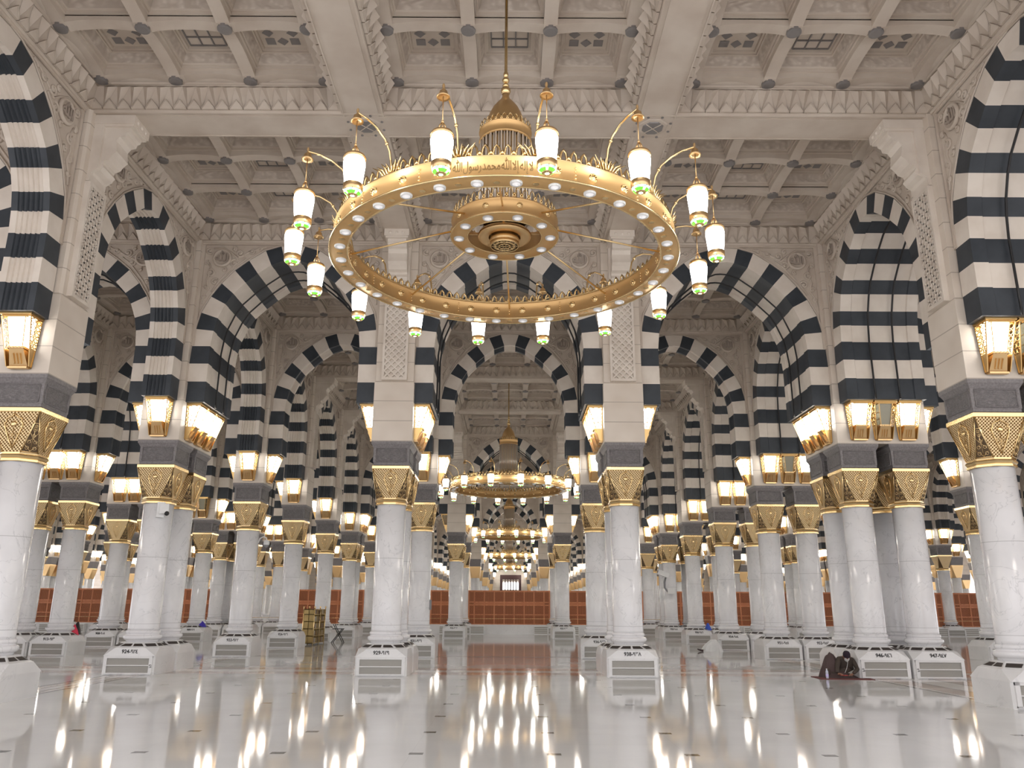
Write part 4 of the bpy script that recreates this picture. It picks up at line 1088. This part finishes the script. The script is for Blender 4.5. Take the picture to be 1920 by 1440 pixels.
bk=[mat('book_tan',(.34,.25,.13),.6),mat('book_brown',(.14,.06,.03),.6),mat('book_cream',(.5,.45,.36),.6)]
rb=random.Random(5);kk=0
bmesh_={}
for z in(.09,.39,.69,.99,1.29):
    for bay in range(3):
        y=-l+.05+bay*.70
        for q in range(7):
            t=.07;hh=.20
            ci=rb.randrange(3)
            if ci not in bmesh_: bmesh_[ci]=MB().box(0,.17,0,.062,0,hh).mesh('book',[bk[ci]])
            ob=link('book',bmesh_[ci],None,(-8.68+.04,37.4+y+q*.085,z))
            sh=['lowest','second','middle','fourth','top'][[.09,.39,.69,.99,1.29].index(z)]
            tag(ob,f'{["tan","brown","cream"][ci]} book standing on the {sh} shelf of the golden stand','book',f'books on the {sh} shelf');kk+=1
# folding stand
fs=thing('folding_stand','black folding X-legged stand beside the golden book stand','stand',(-7.95,39.2,0))
for sx,nm in((-1,'leg'),(1,'leg')):
    for y in(-.18,.18): link('leg',MB().tube([(sx*.26,y,0),(-sx*.22,y,.62 if sx<0 else .84)],.018,6).mesh('leg',[M['black']]),fs)
link('seat',MB().box(-.24,.24,-.2,.2,.60,.63).mesh('seat',[M['black']]),fs)
# ---------------------------------------------------------------- cloth bundles and bags
def heap(name,rx,ry,h,m,seed,px=.0,folds=7,amp=.08,pw=1.5):
    mb=MB();n=28;rings=9;rr=random.Random(seed);ph=[rr.random()*6 for _ in range(4)]
    vs=[]
    for j in range(rings+1):
        t=j/rings
        for i in range(n):
            a=2*PI*i/n;f=1+amp*math.sin(folds*a+ph[0])*(.4+t)+.05*math.sin(3*a+ph[1])
            r=t**.8;z=h*(1-t**pw)*(1+.10*math.sin(5*a+ph[2])*t+.06*math.sin(2*a+9*t+ph[3]))
            vs.append((px*(1-t)+rx*r*math.cos(a)*f,ry*r*math.sin(a)*f,max(0,z)))
    fs=[(j*n+i,j*n+(i+1)%n,(j+1)*n+(i+1)%n,(j+1)*n+i) for j in range(rings) for i in range(n)]
    mb.add(vs,fs,0,True);return mb.mesh(name,[m])
wc=thing('cloth_bundle','crumpled white cloth bundle on the floor beside a right column plinth','cloth',(7.95,32.9,0))
link('white_cloth',heap('white_cloth',.40,.3,.42,mat('white_cotton',(.80,.80,.79),.8),2,.10,9,.10,2.0),wc)
link('dark_strap',MB().tube([(-.38,-.1,.03),(-.5,-.12,.05),(-.6,-.1,.09)],[.04,.035,.02],8).mesh('dark_strap',[mat('dark_brown_strap',(.05,.03,.03),.7)]),wc)
rb_=thing('bag','red and black bag lying on a left column plinth','bag',(-14.62,28.3,.60))
link('bag_body',heap('bag_body',.17,.15,.36,mat('red_fabric',(.72,.05,.10),.7),4,.0,5,.05),rb_)
link('bag_flap',heap('bag_flap',.15,.12,.44,M['black'],5,.0,5,.05),rb_,(.02,.16,0))
b1=thing('bag','small blue bag resting on a plinth at the left','bag',(-14.62,40.0,.64));link('bag_body',heap('bag_body',.2,.14,.26,mat('blue_fabric',(.06,.04,.45),.6),6),b1)
b2=thing('bag','blue and white bag resting on a plinth at the right','bag',(9.5,39.95,.62));link('bag_body',heap('bag_body',.16,.12,.32,mat('bright_blue_fabric',(.05,.12,.6),.6),7),b2)
# ---------------------------------------------------------------- seated man
def skin(name,verts,edges,radii,m,sub=1,root=0):
    me=bpy.data.meshes.new(name);me.from_pydata(verts,edges,[]);o=bpy.data.objects.new(name,me);COL.objects.link(o)
    md=o.modifiers.new('s','SKIN');md.use_smooth_shade=True
    for v,r in zip(me.skin_vertices[0].data,radii): v.radius=(r,r) if not isinstance(r,tuple) else r
    for i,v in enumerate(me.skin_vertices[0].data): v.use_root=(i==root)
    sb=o.modifiers.new('u','SUBSURF');sb.levels=sub;sb.render_levels=sub
    bpy.context.view_layer.update()
    m2=bpy.data.meshes.new_from_object(o.evaluated_get(bpy.context.evaluated_depsgraph_get()));bpy.data.objects.remove(o)
    m2.name=name;m2.materials.clear();m2.materials.append(m)
    for p in m2.polygons:p.use_smooth=True
    return m2
M['jacket']=mat('dark_brown_jacket',(.060,.045,.035),.8);M['robe']=mat('plum_brown_robe',(.085,.055,.052),.85)
M['skin']=mat('skin_tone',(.33,.17,.11),.55);M['cap']=mat('dark_purple_cap',(.022,.012,.022),.9)
man=thing('person','person in dark brown jacket sitting against a plinth, head bowed, wearing a white mask','person',(8.05,20.35,0))
V=[(.13,.22,.14),(.13,.16,.26),(.12,.08,.38),(.10,.0,.46), #0 pelvis 1 waist 2 chest 3 neck
   (-.06,.06,.42),(-.16,-.08,.26),(-.22,-.22,.13),   #4-6 left arm (viewer left)
   (.27,.06,.40),(.33,-.10,.22),(.14,-.24,.12),      #7-9 right arm
   (-.08,.22,.30),(-.27,.18,.48),(-.33,.05,.26),(-.38,-.06,.05), #10-13 raised leg
   (-.05,.06,.11),(-.28,-.02,.09),(-.12,-.10,.07)]   #14-16 folded leg
E_=[(0,1),(1,2),(2,3),(2,4),(4,5),(5,6),(2,7),(7,8),(8,9),(0,10),(10,11),(11,12),(12,13),(0,14),(14,15),(15,16)]
Rr=[.15,.145,.15,.06,.075,.055,.04,.075,.055,.04,.10,.075,.06,.05,.10,.075,.05]
link('body',skin('body',V,E_,Rr,M['jacket'],2),man)
# head
hd=MB();hd.lathe([(.0005,-.115),(.035,-.11),(.055,-.09),(.068,-.05),(.076,0),(.078,.04),(.070,.08),(.045,.108),(.0005,.118)],20,0,True,caps=False)
for i,(x,y,z) in enumerate(hd.v): hd.v[i]=(x,y*1.15+(-.008 if y<0 and z<-.03 else 0),z)
nose=MB().hexa([(-.014,-.105,-.03),(.014,-.105,-.03),(.012,-.08,-.03),(-.012,-.08,-.03),(-.006,-.088,.02),(.006,-.088,.02),(.006,-.08,.02),(-.006,-.08,.02)]);hd.merge(nose)
for s in(-1,1):
    hd.sphere((s*.03,-.082,.012),.012,8,1);hd.sphere((s*.079,.005,-.005),.022,8,0)
hd.box(-.022,.022,-.088,-.08,-.062,-.054,2)
head=link('head',hd.mesh('head',[M['skin'],M['white'],mat('lips',(.25,.08,.07),.6)]),man,(.09,-.075,.50),rz=R(-12),rx=R(38))
cpm=MB();cpm.lathe([(.081,.015),(.085,.03),(.084,.07),(.07,.105),(.04,.128),(.0005,.134)],20,0,True,caps=False)
for i,(x,y,z) in enumerate(cpm.v): cpm.v[i]=(x,y*1.16,z)
link('cap',cpm.mesh('cap',[M['cap']]),head)
hr=MB();hr.lathe([(.075,-.05),(.082,-.02),(.083,.02)],20,0,True,caps=False);hr.v=[(x,abs(y)*1.16+.004 if y>-.02 else .02,z) for x,y,z in hr.v];link('hair',hr.mesh('hair',[M['cap']]),head)
mk=MB();mk.add([(-.055,-.06,.0),(0,-.112,.005),(.055,-.06,.0),(-.06,-.055,-.04),(0,-.118,-.04),(.06,-.055,-.04),(-.045,-.05,-.09),(0,-.09,-.10),(.045,-.05,-.09)],[(0,1,4,3),(1,2,5,4),(3,4,7,6),(4,5,8,7)],0,True);link('face_mask',mk.mesh('face_mask',[M['white']]),head)
def hand(flip,loc,rz):
    Vh=[(0,0,0),(0,-.035,0),(0,-.07,-.002)];Eh=[(0,1),(1,2)];Rh=[.022,.028,.026]
    for k,(dx,L) in enumerate(((-.03,.062),(-.010,.075),(.011,.070),(.030,.055))):
        b0=len(Vh);Vh+=[(dx,-.082,0),(dx*1.1,-.082-L*.5,-.006),(dx*1.15,-.082-L*.8,-.022),(dx*1.15,-.082-L*.9,-.036)]
        Eh+=[(2,b0),(b0,b0+1),(b0+1,b0+2),(b0+2,b0+3)];Rh+=[.011,.0088,.008,.0065]
    b0=len(Vh);Vh+=[(flip*.034,-.03,-.006),(flip*.05,-.058,-.014),(flip*.05,-.082,-.022)];Eh+=[(1,b0),(b0,b0+1),(b0+1,b0+2)];Rh+=[.013,.010,.008]
    link('hand',skin('hand',Vh,Eh,Rh,M['skin'],1,1),man,loc,rz)
hand(1,(-.22,-.22,.115),R(35));hand(-1,(.14,-.24,.105),R(-50))
link('robe',heap('robe',.27,.24,.56,M['robe'],9,.03,6,.10),man,(-.25,.14,0))
link('robe_hem',heap('robe_hem',.42,.28,.16,M['robe'],11,.0,7,.08),man,(-.08,.02,0))
link('earphone_cord',MB().tube([(.11,-.10,.45),(.07,-.16,.36),(.02,-.2,.24),(-.05,-.24,.14)],.004,5).mesh('earphone_cord',[M['white']]),man)
ph=MB().box(-.05,.05,-.08,.08,0,.012).mesh('phone',[mat('red_cover',(.45,.04,.03),.5)])
tag(link('phone',ph,None,(7.93,20.02,.085),R(20)),'small red-covered device held low in the seated person\'s hands','phone')
mt=MB().box(-.62,.62,-.40,.40,.0,.012).mesh('prayer_mat',[mat('dark_red_mat',(.16,.05,.045),.9)])
tag(link('prayer_mat',mt,None,(8.0,20.3,.002),R(-3)),'thin dark red prayer mat under the seated person','mat')
bt=thing('water_bottle','small clear water bottle standing beside the seated person','bottle',(7.56,20.08,.0))
link('bottle_body',MB().lathe([(.028,.0),(.032,.01),(.032,.12),(.03,.13),(.032,.14),(.03,.17),(.014,.20),(.013,.215)],16,0).mesh('bottle_body',[mat('clear_plastic',(.70,.74,.88),.1,alpha=.75)]),bt)
link('bottle_label',MB().lathe([(.033,.05),(.033,.11)],16,0,caps=False).mesh('bottle_label',[mat('lilac_label',(.6,.55,.85),.5)]),bt)
link('bottle_cap',MB().lathe([(.015,.21),(.015,.232)],12,0).mesh('bottle_cap',[M['white']]),bt)
# ---------------------------------------------------------------- camera, world, view
cam=bpy.data.cameras.new('camera');co_=bpy.data.objects.new('camera',cam);COL.objects.link(co_)
cam.sensor_fit='HORIZONTAL';cam.sensor_width=36;cam.lens=F_PX/1920*36;cam.clip_end=400;cam.clip_start=.05
co_.matrix_world=Matrix.Translation((CAMX,0,CAMH))@Matrix.Rotation(-YAW,4,'Z')@Matrix.Rotation(PI/2+PITCH,4,'X')@Matrix.Rotation(ROLL,4,'Z')
S.camera=co_
w=bpy.data.worlds.new('world');S.world=w;w.use_nodes=True;bg=w.node_tree.nodes['Background'];bg.inputs[0].default_value=(.96,.93,.95,1);bg.inputs[1].default_value=1.0
def area(loc,rot,size,power,col,sy=None):
    l=bpy.data.lights.new('lamp_light','AREA');l.energy=power;l.color=col;l.size=size
    if sy:l.shape='RECTANGLE';l.size_y=sy
    o=bpy.data.objects.new('lamp_light',l);COL.objects.link(o);o.location=loc;o.rotation_euler=rot;return o
vs_=S.view_settings;vs_.view_transform='Standard';vs_.look='None';vs_.gamma=1;vs_.use_curve_mapping=False;vs_.exposure=.95
S.display_settings.display_device='sRGB'
try:
    S.cycles.use_denoising=True;S.cycles.sample_clamp_indirect=6;S.cycles.use_light_tree=True;S.cycles.caustics_reflective=False;S.cycles.caustics_refractive=False
except Exception as e: print(e)
print('objects',len(S.objects))
